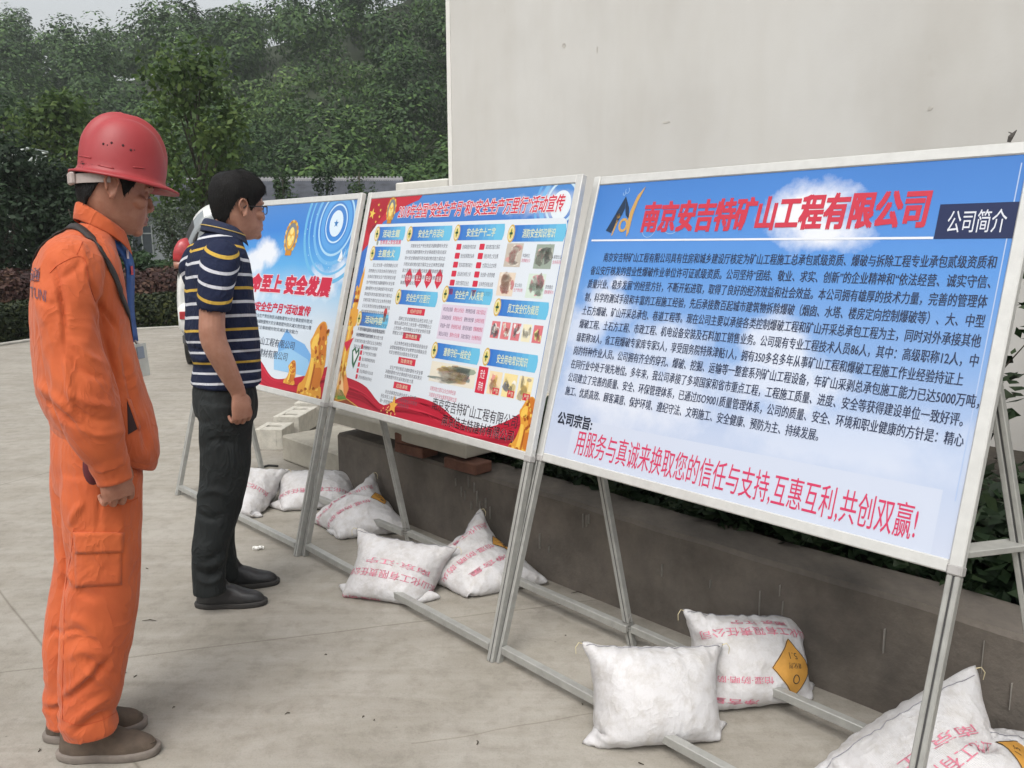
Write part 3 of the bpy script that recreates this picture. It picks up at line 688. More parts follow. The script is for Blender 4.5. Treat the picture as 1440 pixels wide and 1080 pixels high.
    for j in range(4):
        v = .474-.105*j; P.rect(.350, v-.014, .440, v+.014, red, 4); P.text(('组织领导', '宣传教育', '隐患排查', '应急演练')[j], .365, v-.009, .425, v+.009, yl, 5); para(.292, .486, v-.034, 3 if j else 4, 40+9*j, dv=.021, last=.8)
    bar(.525, .735, .804, '安全生产十二字')
    for j in range(2):
        for i in range(6): u = .535+.105*j; v = .747-.036*i; P.rect(u, v-.012, u+.022, v+.012, red, 4, rad=.004); P.text(filler(8, 60+7*i+j), u+.028, v-.009, u+.088, v+.009, ink, 4)
    bar(.525, .735, .556, '安全生产 人人有责'); P.rect(.520, .375, .725, .515, pm(226, 212, 230), 4)
    for i in range(4): v = .497-.033*i; P.text(filler(6, 80+i), .528, v-.010, .572, v+.008, pm(90, 82, 110), 5); P.text(filler(6, 83+i), .580, v-.010, .624, v+.008, pink, 5); P.text(filler(6, 85+i), .632, v-.010, .674, v+.008, pm(90, 82, 110), 5); P.text(filler(6, 88+i), .680, v-.010, .720, v+.008, pink, 5)
    bar(.522, .728, .328, '遵章守纪一线安全')
    def pic(u0, v0, u1, v1, pal, seed, n=26):
        r2 = random.Random(seed); pal = [tuple(int(q*.66+255*.34) for q in c) for c in pal]; P.rect(u0, v0, u1, v1, pm(*pal[0]), 4)
        for k in range(n):
            a = r2.uniform(.08, .3)*(u1-u0); b = r2.uniform(.08, .3)*(v1-v0); u = r2.uniform(u0+a, u1-a); v = r2.uniform(v0+b, v1-b)
            P.ell(u, v, a*W, b*H, pm(*pal[r2.randrange(len(pal))]), 5, n=9, jit=.3, rr=r2)
    pic(.520, .205, .728, .285, [(226, 216, 190), (210, 160, 110), (110, 130, 100), (220, 190, 90), (200, 110, 110), (80, 96, 88), (236, 230, 214)], 1, 30)
    P.text(filler(14, 8), .535, .168, .655, .186, pink, 4); P.text(filler(14, 12), .535, .143, .665, .161, pink, 4)
    bar(.765, .972, .797, '消防安全知识常识')
    for i, (u, v) in enumerate(((.757, .672), (.875, .668), (.748, .563), (.865, .562))):
        pic(u, v, u+.066, v+.088, [[(176, 160, 140), (206, 120, 110), (230, 220, 200), (120, 100, 90)], [(110, 130, 110), (70, 74, 66), (200, 150, 140), (180, 180, 160)], [(222, 196, 166), (236, 220, 196), (196, 130, 96), (180, 80, 80)], [(196, 222, 200), (130, 196, 160), (210, 120, 130), (120, 110, 100)]][i], 20+i, 18)
        P.text(filler(4, i), u+.070, v+.036, u+.098, v+.050, ink, 4); P.text(filler(5, i+3), u+.069, v+.018, u+.103, v+.032, pink, 4)
    bar(.764, .962, .520, '员工安全行为规范')
    for i in range(5): u = .755+.0415*i; pic(u, .405, u+.034, .468, [[(206, 60, 70), (240, 236, 226), (60, 54, 60)], [(214, 70, 74), (238, 230, 214), (236, 180, 150)], [(204, 64, 74), (90, 84, 90), (240, 230, 222)], [(238, 226, 176), (150, 140, 110), (244, 240, 214)], [(206, 56, 66), (236, 226, 110), (120, 60, 60)]][i], 40+i, 9)
    bar(.757, .958, .333, '安全用电常识知识'); P.rect(.735, .195, .775, .295, red, 4); P.text('安全', .745, .25, .765, .285, white, 5); P.text('用电', .745, .205, .765, .24, white, 5)
    for i in range(3): u = .783+.060*i; pic(u, .200, u+.052, .285, [[(240, 210, 150), (222, 110, 90), (240, 180, 60)], [(242, 214, 120), (90, 90, 90), (240, 236, 220)], [(244, 220, 140), (236, 190, 80), (150, 130, 90)]][i], 60+i, 10); P.rect(u+.024, .202, u+.050, .226, red, 6); P.text('严禁', u+.028, .205, u+.047, .223, yl, 7)
    # red satin and lettering at the foot
    ribbon(P, [(0, .15), (.10, .145), (.2, .125), (.31, .065), (.40, .115), (.50, .13), (.60, .115), (.70, .07), (.80, .075), (.90, .13), (1, .23)], 0, 5, ly=3.3)
    P.poly([(0, 0), (0, .05), (.08, .06), (.18, .03), (.3, .0)], pm(224, 180, 90), 4); P.poly([(0, .05), (.02, .09), (.06, .085), (.1, .05), (.05, .04)], pm(110, 150, 70), 5); P.poly([(.02, .02), (.1, .05), (.2, .02), (.12, .005)], pm(150, 80, 50), 5)
    P.poly([(.345, .08), (.36, .085), (.368, .12), (.375, .085), (.39, .085), (.378, .068), (.382, .045), (.365, .055), (.35, .045), (.355, .068)], pm(240, 180, 80), 5)
    for k in range(16): a = k*.9; P.ell(.345+.05*math.cos(a)*((k % 5)/5), .04+.04*math.sin(a)*((k % 4)/4), .003, .004, pm(248, 214, 130), 5, n=6)
    P.text('南京安吉特矿山工程有限公司', .560, .098, .925, .146, pm(54, 44, 54), 6, bold=.004); P.text('南京佳吉特建材有限公司', .618, .046, .92, .092, pm(40, 26, 34), 6, bold=.004, outline=pm(230, 200, 206), ow=.012)
    gold_lion(P, .905, .01, .09, .21, 12)
    bg = sky_print('printed_notice_blue', W, H, [(0, (120, 170, 224)), (.4, (74, 130, 206)), (.7, (60, 116, 200)), (.85, (70, 128, 206)), (1, (86, 146, 214))], [(.9, .9, .2, .06, .5)])
    return P, bg

def display_board(fl, yaw, W, lean, maker, label, extra=None, SB=.71855, ST=1.74707):
    BH = ST-SB
    root = empty('display_board', (fl[0], fl[1], 0), yaw, label, 'display board', 'display boards in a row along the yard')
    d = Vector((0, math.sin(lean), math.cos(lean))); o = Vector((0, -math.cos(lean), math.sin(lean)))   # up the board, out of its face
    X = Vector((1, 0, 0)); sw, th = SW, .026
    q = lambda x, s, k=0: X*x+d*s+o*k
    # frame: four mitred-looking rails with a raised lip
    fr = MB()
    for x in (sw/2+.002, W-sw/2-.002): fr.box(q(x, (SB+ST)/2, -th/2), (sw, BH, th), X, d, o, .003)
    for s in (SB+sw/2, ST-sw/2): fr.box(q(W/2, s, -th/2-.0015), (W-2*sw-.004, sw, th-.003), X, d, o, .003)
    fo = fr.build('frame', alu, root)
    # corner caps only at the foot look dark and dirty
    for x in (sw/2+.002, W-sw/2-.002):
        cap = MB(); cap.box(q(x, SB+.010, -th/2), (sw+.004, .026, th+.005), X, d, o, .004); cap.build('corner_cap', capm, fo)
    P, bgm = maker(W, BH)
    Mx = Matrix((( *X, 0), (*d, 0), (*o, 0), (0, 0, 0, 1))).transposed(); Mx.translation = q(0, SB, -.007)
    P.build('poster', bgm, root, Mx)
    bk = MB(); bk.box(q(W/2, (SB+ST)/2, -.016), (W-2*sw+.004, BH-2*sw+.004, .006), X, d, o); bk.build('backing_panel', mat('backing', (.5, .5, .48), .7), root)
    # legs: slotted aluminium tubes
    def leg(nm, a, b, side, wd=.030, dp_=.026):
        l = MB(); a, b = Vector(a), Vector(b); Z = (b-a).normalized(); S = Vector(side); S = (S-Z*S.dot(Z)).normalized(); Y = Z.cross(S)
        for k in (-1, 1): l.bar(a+S*k*(wd/4+.0012), b+S*k*(wd/4+.0012), wd/2-.0024, dp_, S, .0022)
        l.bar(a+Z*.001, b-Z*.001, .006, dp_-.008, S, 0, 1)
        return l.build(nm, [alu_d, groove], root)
    for x in (sw/2+.002, W-sw/2-.002):
        leg('leg', q(x, SB-.003, -th/2), q(x, .002, -th/2), X)
    ft = lambda x: Vector((x+.235, .446, 0))
    rear = []
    for x in (.03, W-.03):
        top = q(x, 1.20, -.045); b = ft(x)
        if x < 1 or extra: leg('rear_leg', top, b+Vector((0, 0, .002)), X, .030, .024)
        rear.append((top, b))
    def rail(nm, a, b, w_=.028, h_=.028, side=(0, 1, 0)): r_ = MB(); r_.bar(a, b, w_, h_, side, .002); return r_.build(nm, alu_d, root)
    s0 = .052; rail('ground_rail', q(sw+.004, s0, -th/2), q(W-sw-.004, s0, -th/2))
    t = .07
    rail('rear_rail', rear[0][1].lerp(rear[0][0], t/1.1)+X*.02, rear[1][1].lerp(rear[1][0], t/1.1)+X*(-.02 if extra else .055))
    for i, x in enumerate((.03, W-.03)[:2 if extra else 1]):
        a = q(x, .775, -.032); b = rear[i][1].lerp(rear[i][0], .66); b = Vector((b.x, b.y, a.z)); rail('side_brace', a, b, .05, .016, (0, 0, 1) if False else X)
    # wire ties where the rear rail meets the rear leg
    for tp, b in rear[:2 if extra else 1]:
        c = b.lerp(tp, t/1.1); tie = MB(); wire = []
        for k in range(3): wire += [c+Vector((.021*math.cos(a), .021*math.sin(a), (k-1)*.012+.012*a/6.28)) for a in np.linspace(0, 6.0, 9)]
        wire += [c+Vector((.02, -.02, .03)), c+Vector((.03, -.025, .05)), c+Vector((.018, -.02, .06))]
        tie.tube(wire, [.0014]*len(wire), n=5); tie.build('wire_tie', mat('grey_wire', (.2, .19, .18), .5, metal=.6), root)
    if extra: extra(root, q)
    return root
def hook(root, q):
    h = MB(); c = q(1.33, 1.760, -.012)
    h.tube([c, c+Vector((.003, 0, .012)), c+Vector((.008, 0, .018)), c+Vector((.014, .002, .027))], [.004, .006, .004, .001], n=7); h.tube([c+Vector((.008, 0, .018)), c+Vector((-.003, 0, .024))], [.0025, .001], n=6)
    h.build('dead_leaf_scrap', mat('scrap_dark', (.06, .055, .05), .8), root)
display_board((-1.98961, 4.64413), -.79313, 1.3875, .25572, poster_cover, 'silver framed board with sky poster and golden lion, half hidden by the man')
display_board((-1.00559, 3.68366), -.83325, 1.38582, .25605, poster_notice, 'silver framed board whose poster has blue headings and small text columns')
display_board((-.07554, 2.68141), -.83732, 1.41441, .28866, poster_intro, 'silver framed board with a blue cloud poster, dense text and red title', hook, .72499, 1.75594)
# ================================================================ SAND SACKS (flat sewn sheets, filled and slumped by a small cloth solver)
NU, NV = 23, 27
def sack_sim(specs, steps=120, iters=10):
    nb = len(specs); ids = -np.ones((2, NV, NU), int); k = 0
    for sh in (0, 1):
        for j in range(NV):
            for i in range(NU):
                if sh == 1 and (i in (0, NU-1) or j in (0, NV-1)): ids[1, j, i] = ids[0, j, i]
                else: ids[sh, j, i] = k; k += 1
    n = k; u = np.linspace(-.5, .5, NU); v = np.linspace(0, 1, NV)
    X = np.zeros((nb, n, 3)); flat = np.zeros((nb, n, 2))
    for b, s in enumerate(specs):
        for sh in (0, 1):
            for j in range(NV):
                for i in range(NU):
                    q = ids[sh, j, i]; flat[b, q] = (u[i]*s['w'], v[j]*s['h'])
                    bul = .05*(1-(2*u[i])**2)*(1-(2*v[j]-1)**4)*(1 if sh == 0 else -1)
                    X[b, q] = (u[i]*s['w'], -bul, v[j]*s['h'])
        r_, l_ = s.get('roll', 0), s.get('lean', 0)          # roll in its own plane, lean back
        P = X[b]; x, z = P[:, 0]*math.cos(r_)-P[:, 2]*math.sin(r_), P[:, 0]*math.sin(r_)+P[:, 2]*math.cos(r_)
        y, z2 = P[:, 1]*math.cos(l_)+z*math.sin(l_), -P[:, 1]*math.sin(l_)+z*math.cos(l_)
        X[b] = np.stack([x, y, z2-z2.min()], 1)
    tri = []
    for sh in (0, 1):
        for j in range(NV-1):
            for i in range(NU-1):
                a, c, d, e = ids[sh, j, i], ids[sh, j, i+1], ids[sh, j+1, i+1], ids[sh, j+1, i]
                t = [(a, c, d), (a, d, e)] if (i+j) % 2 else [(a, c, e), (c, d, e)]
                tri += t if sh == 0 else [q[::-1] for q in t]
    tri = np.array(tri)
    groups = []
    for sh in (0, 1):
        G = ids[sh]
        lo, hi = (0, None) if sh == 0 else (1, -1)
        H = G[lo:hi] if sh else G
        for p in (0, 1): groups.append((H[:, p:-1:2], H[:, p+1::2][:, :H[:, p:-1:2].shape[1]], 1.0))
        H = G[:, lo:hi] if sh else G
        for p in (0, 1): groups.append((H[p:-1:2], H[p+1::2][:H[p:-1:2].shape[0]], 1.0))
        for p in (0, 1):
            groups.append((G[p:-1:2, :-1], G[p+1::2, 1:][:G[p:-1:2].shape[0]], .25)); groups.append((G[p:-1:2, 1:], G[p+1::2, :-1][:G[p:-1:2].shape[0]], .25))
        for p in range(4): groups.append((G[:, p:-2:4], G[:, p+2::4][:, :G[:, p:-2:4].shape[1]], .06)); groups.append((G[p:-2:4], G[p+2::4][:G[p:-2:4].shape[0]], .06))
    cons = []
    for a, c, st in groups:
        a, c = a.ravel(), c.ravel()
        if len(a): cons.append((a, c, np.linalg.norm(flat[:, a]-flat[:, c], axis=2), st))
    Xi = X.copy(); pin = [b for b, s in enumerate(specs) if s.get('stand')]
    V = np.zeros_like(X); dt = 1/60; zf = np.array([s['h']*.6 for s in specs]); tgt = np.array([s['vol'] for s in specs])
    for it in range(steps):
        A, B, C_ = X[:, tri[:, 0]], X[:, tri[:, 1]], X[:, tri[:, 2]]
        cr = np.cross(B-A, C_-A); vol = (A*np.cross(B, C_)).sum((1, 2))/6
        zf += np.clip((tgt-np.abs(vol))*4, -.02, .02); zf = np.clip(zf, .05, .8)
        zc = (A+B+C_)[:, :, 2]/3; pr = np.clip(zf[:, None]-zc, 0, None)*1.6e5+np.where(zc < zf[:, None]+.05, 600, 0)
        Fv = np.zeros_like(X); f = cr*pr[:, :, None]/6*1.0
        for b in range(nb):
            for k2 in range(3):
                for ax in range(3): Fv[b, :, ax] += np.bincount(tri[:, k2], f[b, :, ax], n)
        acc = np.clip(Fv, -90, 90); acc[:, :, 2] -= 4.0
        V = (V+acc*dt)*.86; Xp = X; X = X+V*dt
        for _ in range(iters):
            for a, c, L0, st in cons:
                d = X[:, c]-X[:, a]; ln = np.sqrt((d*d).sum(2))+1e-9; q = ((ln-L0)/ln)
                if st < .1: q = np.minimum(q, 0)      # bending: only resists folding
                elif st < 1: q = q
                d *= (.5*st*q)[:, :, None]; X[:, a] += d; X[:, c] -= d
            low = X[:, :, 2] < 0
            X[low, 2] = 0
            for b in pin: X[b, ids[0, 0, 4:-4], 2] *= .3
        fr = X[:, :, 2] < .002
        X[:, :, :2] = np.where(fr[:, :, None], Xp[:, :, :2]+(X[:, :, :2]-Xp[:, :, :2])*.4, X[:, :, :2])
        V = (X-Xp)/dt
    return X, ids

sackm = mat('woven_sack', (.60, .595, .60), .55, 0, 3, bump=.0)
def _sackmat():
    M = sackm; t = M.node_tree; L = t.links.new; b = t.nodes['Principled BSDF']; tc = node(t, 'ShaderNodeTexCoord')
    def ramp(src, a, b_, ca, cb):
        r = node(t, 'ShaderNodeValToRGB'); e = r.color_ramp.elements; e[0].position = a; e[1].position = b_; e[0].color = (*ca, 1); e[1].color = (*cb, 1); L(src, r.inputs[0]); return r.outputs[0]
    n1 = node(t, 'ShaderNodeTexNoise', Scale=4, Detail=5); L(tc.outputs['Object'], n1.inputs[0]); n2 = node(t, 'ShaderNodeTexNoise', Scale=22, Detail=6, Roughness=.7); L(tc.outputs['Object'], n2.inputs[0])
    c = ramp(n1.outputs[0], .3, .65, (.45, .44, .44), (.55, .545, .555)); d = ramp(n2.outputs[0], .30, .55, (.72, .68, .62), (1, 1, 1))
    x = node(t, 'ShaderNodeMix'); x.data_type = 'RGBA'; x.blend_type = 'MULTIPLY'; x.inputs[0].default_value = .7; L(c, x.inputs[6]); L(d, x.inputs[7]); L(x.outputs[2], b.inputs['Base Color'])
    # weave of flat tapes
    uv = node(t, 'ShaderNodeUVMap'); hgt = None
    for ax in ('X', 'Y'):
        w_ = node(t, 'ShaderNodeTexWave', Scale=34, Distortion=.4); w_.bands_direction = ax; L(uv.outputs[0], w_.inputs[0])
        if hgt is None: hgt = w_.outputs['Fac']
        else: a = node(t, 'ShaderNodeMath'); a.operation = 'ADD'; L(hgt, a.inputs[0]); L(w_.outputs['Fac'], a.inputs[1]); hgt = a.outputs[0]
    n3 = node(t, 'ShaderNodeTexNoise', Scale=30, Detail=4); L(tc.outputs['Object'], n3.inputs[0])
    bp = node(t, 'ShaderNodeBump', Strength=.25, Distance=.0012); L(hgt, bp.inputs['Height'])
    b2 = node(t, 'ShaderNodeBump', Strength=.35, Distance=.01); L(n3.outputs[0], b2.inputs['Height']); L(bp.outputs[0], b2.inputs['Normal']); L(b2.outputs[0], b.inputs['Normal'])
    b.inputs['Transmission Weight'].default_value = 0
_sackmat()
def sack_creases():
    t = sackm.node_tree; L = t.links.new; b = t.nodes['Principled BSDF']; tc = node(t, 'ShaderNodeTexCoord'); n = node(t, 'ShaderNodeTexNoise', Scale=10, Detail=3, Roughness=.55, Distortion=.5); L(tc.outputs['Object'], n.inputs[0])
    a = node(t, 'ShaderNodeMath'); a.operation = 'SUBTRACT'; L(n.outputs[0], a.inputs[0]); a.inputs[1].default_value = .5; a2 = node(t, 'ShaderNodeMath'); a2.operation = 'ABSOLUTE'; L(a.outputs[0], a2.inputs[0]); a3 = node(t, 'ShaderNodeMath'); a3.operation = 'POWER'; L(a2.outputs[0], a3.inputs[0]); a3.inputs[1].default_value = .55
    bp = node(t, 'ShaderNodeBump', Strength=.26, Distance=.02); bp.invert = True; L(a3.outputs[0], bp.inputs['Height']); L(b.inputs['Normal'].links[0].from_socket, bp.inputs['Normal']); L(bp.outputs[0], b.inputs['Normal'])
sack_creases()
pink = mat('sack_ink', (.52, .17, .23), .6, .35, 60); ambr = mat('hazard_amber', (.50, .25, .045), .6, .15, 20); inkb = mat('hazard_black', (.03, .025, .02), .7); thread = mat('sack_thread', (.55, .48, .30), .8); stit = mat('stitch_grey', (.22, .22, .24), .8)
UP = 3
def upsample(G):
    a = np.stack([crom(G[j], (NU-1)*UP+1) for j in range(NV)]); return np.stack([crom(a[:, i], (NV-1)*UP+1) for i in range(a.shape[1])], 1)
def make_sack(name_i, s, X, ids):
    rr = random.Random(100+name_i); G = [upsample(X[ids[sh]]) for sh in (0, 1)]
    nv, nu = G[0].shape[:2]; U, Vv = np.meshgrid(np.linspace(0, 1, nu), np.linspace(0, 1, nv))
    Ns = []
    for sh in (0, 1):
        du = np.gradient(G[sh], axis=1); dv = np.gradient(G[sh], axis=0); N = np.cross(du, dv); N /= np.linalg.norm(N, axis=2)[:, :, None]+1e-9
        Ns.append(N if sh == 0 else -N)
    for sh in (0, 1):
        edge = np.minimum(1, np.minimum(np.minimum(U, 1-U), np.minimum(Vv, 1-Vv))/.05)
        P = np.stack([U.ravel()*s['w'], Vv.ravel()*s['h'], np.full(U.size, sh*3.7+name_i*5)], 1)
        seam = np.exp(-(1-Vv)/.16)+.7*np.exp(-Vv/.10); side = np.exp(-np.minimum(U, 1-U)/.12)
        w1 = vnoise(P, (46, 6, 1)).reshape(U.shape); w2 = vnoise(P, (7, 30, 1), 9).reshape(U.shape); w3 = vnoise(P, (11, 13, 1), 4).reshape(U.shape); w4 = vnoise(P, (30, 34, 1), 2).reshape(U.shape)
        D = .011*w1*seam+.009*w2*side+.012*(.22-np.abs(w3))*s.get('crump', .6)+.003*(.2-np.abs(w4))*s.get('crump', .6)
        G[sh] = G[sh]+Ns[sh]*(D*edge)[:, :, None]
        G[sh][:, :, 2] = np.maximum(G[sh][:, :, 2], .001)
    V = []; idx = np.zeros((2, nv, nu), int); k = 0; UV = []
    for sh in (0, 1):
        for j in range(nv):
            for i in range(nu):
                if sh and (i in (0, nu-1) or j in (0, nv-1)): idx[1, j, i] = idx[0, j, i]
                else: idx[sh, j, i] = k; V.append(G[sh][j, i]); UV.append((i/(nu-1), j/(nv-1)*1.3)); k += 1
    q0 = np.stack([idx[0, :-1, :-1], idx[0, :-1, 1:], idx[0, 1:, 1:], idx[0, 1:, :-1]], -1).reshape(-1, 4); q1 = np.stack([idx[1, :-1, :-1], idx[1, 1:, :-1], idx[1, 1:, 1:], idx[1, :-1, 1:]], -1).reshape(-1, 4)
    Fc = np.vstack([q0, q1]); V = np.array(V); cen = V[:, :2].mean(0)
    p = s['at']; o = add_mesh('sandbag', V-[cen[0], cen[1], 0], Fc, sackm, None, None, True)
    UV = np.array(UV); ul = o.data.uv_layers.new(name='UVMap'); ul.data.foreach_set('uv', UV[Fc.ravel()].ravel())
    o.location = (p[0], p[1], 0); o.rotation_euler = (0, 0, s['rot'])
    tag(o, s['label'], 'sandbag', 'white sacks weighing down the board stands')
    g = G[0]; N = Ns[0]
    def on(u, v, off=.0016):
        x, y = min(max(u, .002), .998)*(nu-1), min(max(v, .002), .998)*(nv-1); i, j = int(x), int(y); fx, fy = x-i, y-j; i2, j2 = min(i+1, nu-1), min(j+1, nv-1)
        f = lambda M: (M[j, i]*(1-fx)+M[j, i2]*fx)*(1-fy)+(M[j2, i]*(1-fx)+M[j2, i2]*fx)*fy
        return f(g)+f(N)*off-np.array([cen[0], cen[1], 0])
    def words(t, u0, v0, u1, v1, flip=True, bold=.012):
        A, Fq = text_mesh(t); lo, hi = A.min(0), A.max(0); VV, FF = [], []
        for k2, d in enumerate((-bold, bold, 0)):
            o_ = len(VV)
            for x, y in A:
                a = (x+d-lo[0])/(hi[0]-lo[0]); b = (y+.09)/.95
                if flip: a, b = 1-a, 1-b
                VV.append(on(u0+(u1-u0)*a, v0+(v1-v0)*b, .0016+.0003*k2))
            FF += [tuple(i+o_ for i in f) for f in Fq]
        return VV, FF
    for t, u0, v0, u1, v1 in s.get('text', []): add_mesh('sack_lettering', *words(t, u0, v0, u1, v1), pink, o)
    if 'dia' in s:
        u, v, r_, ro = s['dia']; asp = s['w']/s['h']
        n = 12; VV, FF = [], []
        for j in range(n+1):
            for i in range(n+1):
                a, b = (i/n-.5)*2*r_, (j/n-.5)*2*r_; x, y = a*math.cos(ro)-b*math.sin(ro), a*math.sin(ro)+b*math.cos(ro); VV.append(on(u+x, v+y*asp, .0022))
        for j in range(n):
            for i in range(n): FF.append((j*(n+1)+i, j*(n+1)+i+1, (j+1)*(n+1)+i+1, (j+1)*(n+1)+i))
        lb = add_mesh('hazard_label', VV, FF, ambr, o, None, True)
        bd = MB(); cs = [(-1, -1), (1, -1), (1, 1), (-1, 1)]
        pts = []
        for (a0, b0), (a1, b1) in zip(cs, cs[1:]+cs[:1]):
            for q in np.linspace(0, 1, 8)[:-1]:
                a, b = (a0+(a1-a0)*q)*r_*.97, (b0+(b1-b0)*q)*r_*.97; x, y = a*math.cos(ro)-b*math.sin(ro), a*math.sin(ro)+b*math.cos(ro); pts.append(on(u+x, v+y*asp, .0026))
        bd.tube(pts+[pts[0]], [.0012]*(len(pts)+1), n=5); bd.build('label_border', inkb, lb)
        def mark(t, cx, cy, hw, hh):
            A, Fq = text_mesh(t); lo, hi = A.min(0), A.max(0); VV = []
            for x, y in A:
                a = ((x-lo[0])/(hi[0]-lo[0])*2-1)*hw+cx; b = (y-lo[1])/(hi[1]-lo[1])*2*hh-hh+cy; a, b = -a*r_*.72, -b*r_*.72
                VV.append(on(u+a, v+b*asp, .003))
            return VV, Fq
        mk = MB(); mk.add(*mark('5.1', 0, -.75, .4, .2)); mk.add(*mark('氧化剂', 0, -.1, .62, .17)); mk.build('label_lettering', inkb, lb)
        ro_ = [on(u+.09*r_*math.cos(a)*2.2, v-(.72*r_*.75+.09*r_*math.sin(a)*2.2)*asp, .003) for a in np.linspace(0, 6.28, 14)]
        fl = MB(); fl.tube(ro_, [.0014]*14, n=5); fl.build('oxidiser_ring', inkb, lb)
    # sewn mouth: stitching below the top edge and loose thread at the ears
    st = MB(); pts = [on(a, .955+.004*math.sin(a*40), .0012) for a in np.linspace(.03, .97, 40)]; st.tube(pts, [.0013]*40, n=5); st.build('stitching', stit, o)
    for a in (.004, .996):
        e = on(a, .985, 0); sg = -1 if a < .5 else 1; c = Vector(e)
        th = MB(); th.tube([c, c+Vector((sg*.012, -.004, .006)), c+Vector((sg*.022, -.006, -.008)), c+Vector((sg*.02, -.004, -.03))], [.0017, .0015, .0013, .001], n=5); th.build('loose_thread', thread, o)
    return o
CO = '长山化工有限责任公司'; NJ = '南京·江宁'
def sat(px, py): p = gp(px, py); return (p.x, p.y)
SACKS = [
 dict(at=sat(920, 1018), stand=1, rot=R(10), w=.46, h=.35, vol=.0178, crump=.35, lean=R(4), label='plain white sack without printing, standing on the front rail of the nearest board'),
 dict(at=sat(1052, 966), stand=1, rot=R(14), w=.46, h=.365, vol=.0182, roll=R(0), lean=R(4), text=[(CO, .08, .70, .95, .775), (NJ, .3, .80, .72, .85), ('怕湿·防晒·防火', .1, .36, .50, .41), ('净含量', .12, .20, .42, .25)], dia=(.66, .47, .12, R(45)), crump=.8, label='white sack with a large amber diamond label against the rear rail'),
 dict(at=(1.15, 1.95), rot=R(-4), w=.56, h=.56, vol=.030, roll=R(14), lean=R(10), text=[(CO, .06, .60, .94, .67), (NJ, .25, .71, .80, .76), ('怕湿·防晒·防火', .1, .4, .6, .45)], dia=(.86, .42, .10, R(45)), crump=.5, label='big white sack with a long pointed ear at the right leg of the nearest board'),
 dict(at=sat(557, 828), stand=1, rot=R(-14), w=.47, h=.385, vol=.0165, roll=R(0), lean=R(5), text=[(CO, .12, .42, .98, .50), (NJ, .30, .55, .86, .61), ('怕湿·防晒', .10, .16, .5, .21)], crump=.5, label='white sack printed with red upside-down characters, lying over the front rail of the middle board'),
 dict(at=(-.16, 3.40), rot=R(-2), w=.45, h=.48, vol=.0175, roll=R(20), lean=R(14), text=[(CO, .08, .76, .95, .83), ('怕湿·防晒·防火', .2, .52, .8, .575), ('净含量', .4, .36, .8, .41)], dia=(.93, .56, .09, R(45)), crump=1.3, label='wrinkled white sack with its ear pointing up, behind the overturned print one'),
 dict(at=(-.80, 4.08), rot=R(-5), w=.43, h=.45, vol=.0155, roll=R(13), lean=R(14), text=[(CO, .05, .72, .92, .79), ('怕湿·防晒·防火', .15, .48, .75, .53)], dia=(.90, .55, .09, R(45)), crump=1.4, label='crumpled white sack with faded red print between the rear leg and the paired legs'),
 dict(at=(-1.10, 4.50), stand=1, rot=R(4), w=.56, h=.40, vol=.019, roll=R(5), lean=R(16), text=[(CO, .12, .40, .9, .47)], crump=.8, label='white sack with two long ears, directly in front of the retaining wall end'),
 dict(at=(-1.49, 4.40), stand=1, rot=R(-12), w=.36, h=.44, vol=.015, roll=R(0), lean=R(6), text=[(CO, .05, .45, .95, .52)], crump=1.1, label='white sack partly hidden by the dark trousers of the standing man'),
 dict(at=(1.36, 1.99), stand=1, rot=R(12), w=.32, h=.26, vol=.007, roll=R(-3), lean=R(0), crump=1.2, label='small crumpled white sack at the lower right corner behind the big one'),
]
_X, _ids = sack_sim(SACKS)
for _i, _s in enumerate(SACKS): make_sack(_i, _s, _X[_i], _ids)
# ================================================================ VEGETATION AND FAR THINGS
def leafmat(name, cols, scale=.5, trans=.25, rough=.6):
    """foliage: colour by clump noise and by single leaf, some light passing through"""
    M = bpy.data.materials.new(name); M.use_nodes = True; t = M.node_tree; t.nodes.clear(); L = t.links.new
    out = node(t, 'ShaderNodeOutputMaterial'); tc = node(t, 'ShaderNodeTexCoord'); gi = node(t, 'ShaderNodeNewGeometry')
    n = node(t, 'ShaderNodeTexNoise', Scale=scale, Detail=4, Roughness=.6); L(tc.outputs['Object'], n.inputs[0])
    a = node(t, 'ShaderNodeMath'); a.operation = 'MULTIPLY_ADD'; L(gi.outputs['Random Per Island'], a.inputs[0]); a.inputs[1].default_value = .34; L(n.outputs[0], a.inputs[2])
    b = node(t, 'ShaderNodeMath'); b.operation = 'SUBTRACT'; L(a.outputs[0], b.inputs[0]); b.inputs[1].default_value = .17
    r = node(t, 'ShaderNodeValToRGB'); cr = r.color_ramp
    while len(cr.elements) < len(cols): cr.elements.new(.5)
    for i, (e, c) in enumerate(zip(cr.elements, cols)): e.position = .25+.5*i/max(1, len(cols)-1); e.color = (*c, 1)
    L(b.outputs[0], r.inputs[0])
    d = node(t, 'ShaderNodeBsdfPrincipled', Roughness=rough); L(r.outputs[0], d.inputs['Base Color']); d.inputs['Specular IOR Level'].default_value = .25
    tr = node(t, 'ShaderNodeBsdfTranslucent'); L(r.outputs[0], tr.inputs[0]); mx = node(t, 'ShaderNodeMixShader'); mx.inputs[0].default_value = trans
    L(d.outputs[0], mx.inputs[1]); L(tr.outputs[0], mx.inputs[2]); L(mx.outputs[0], out.inputs[0]); return M

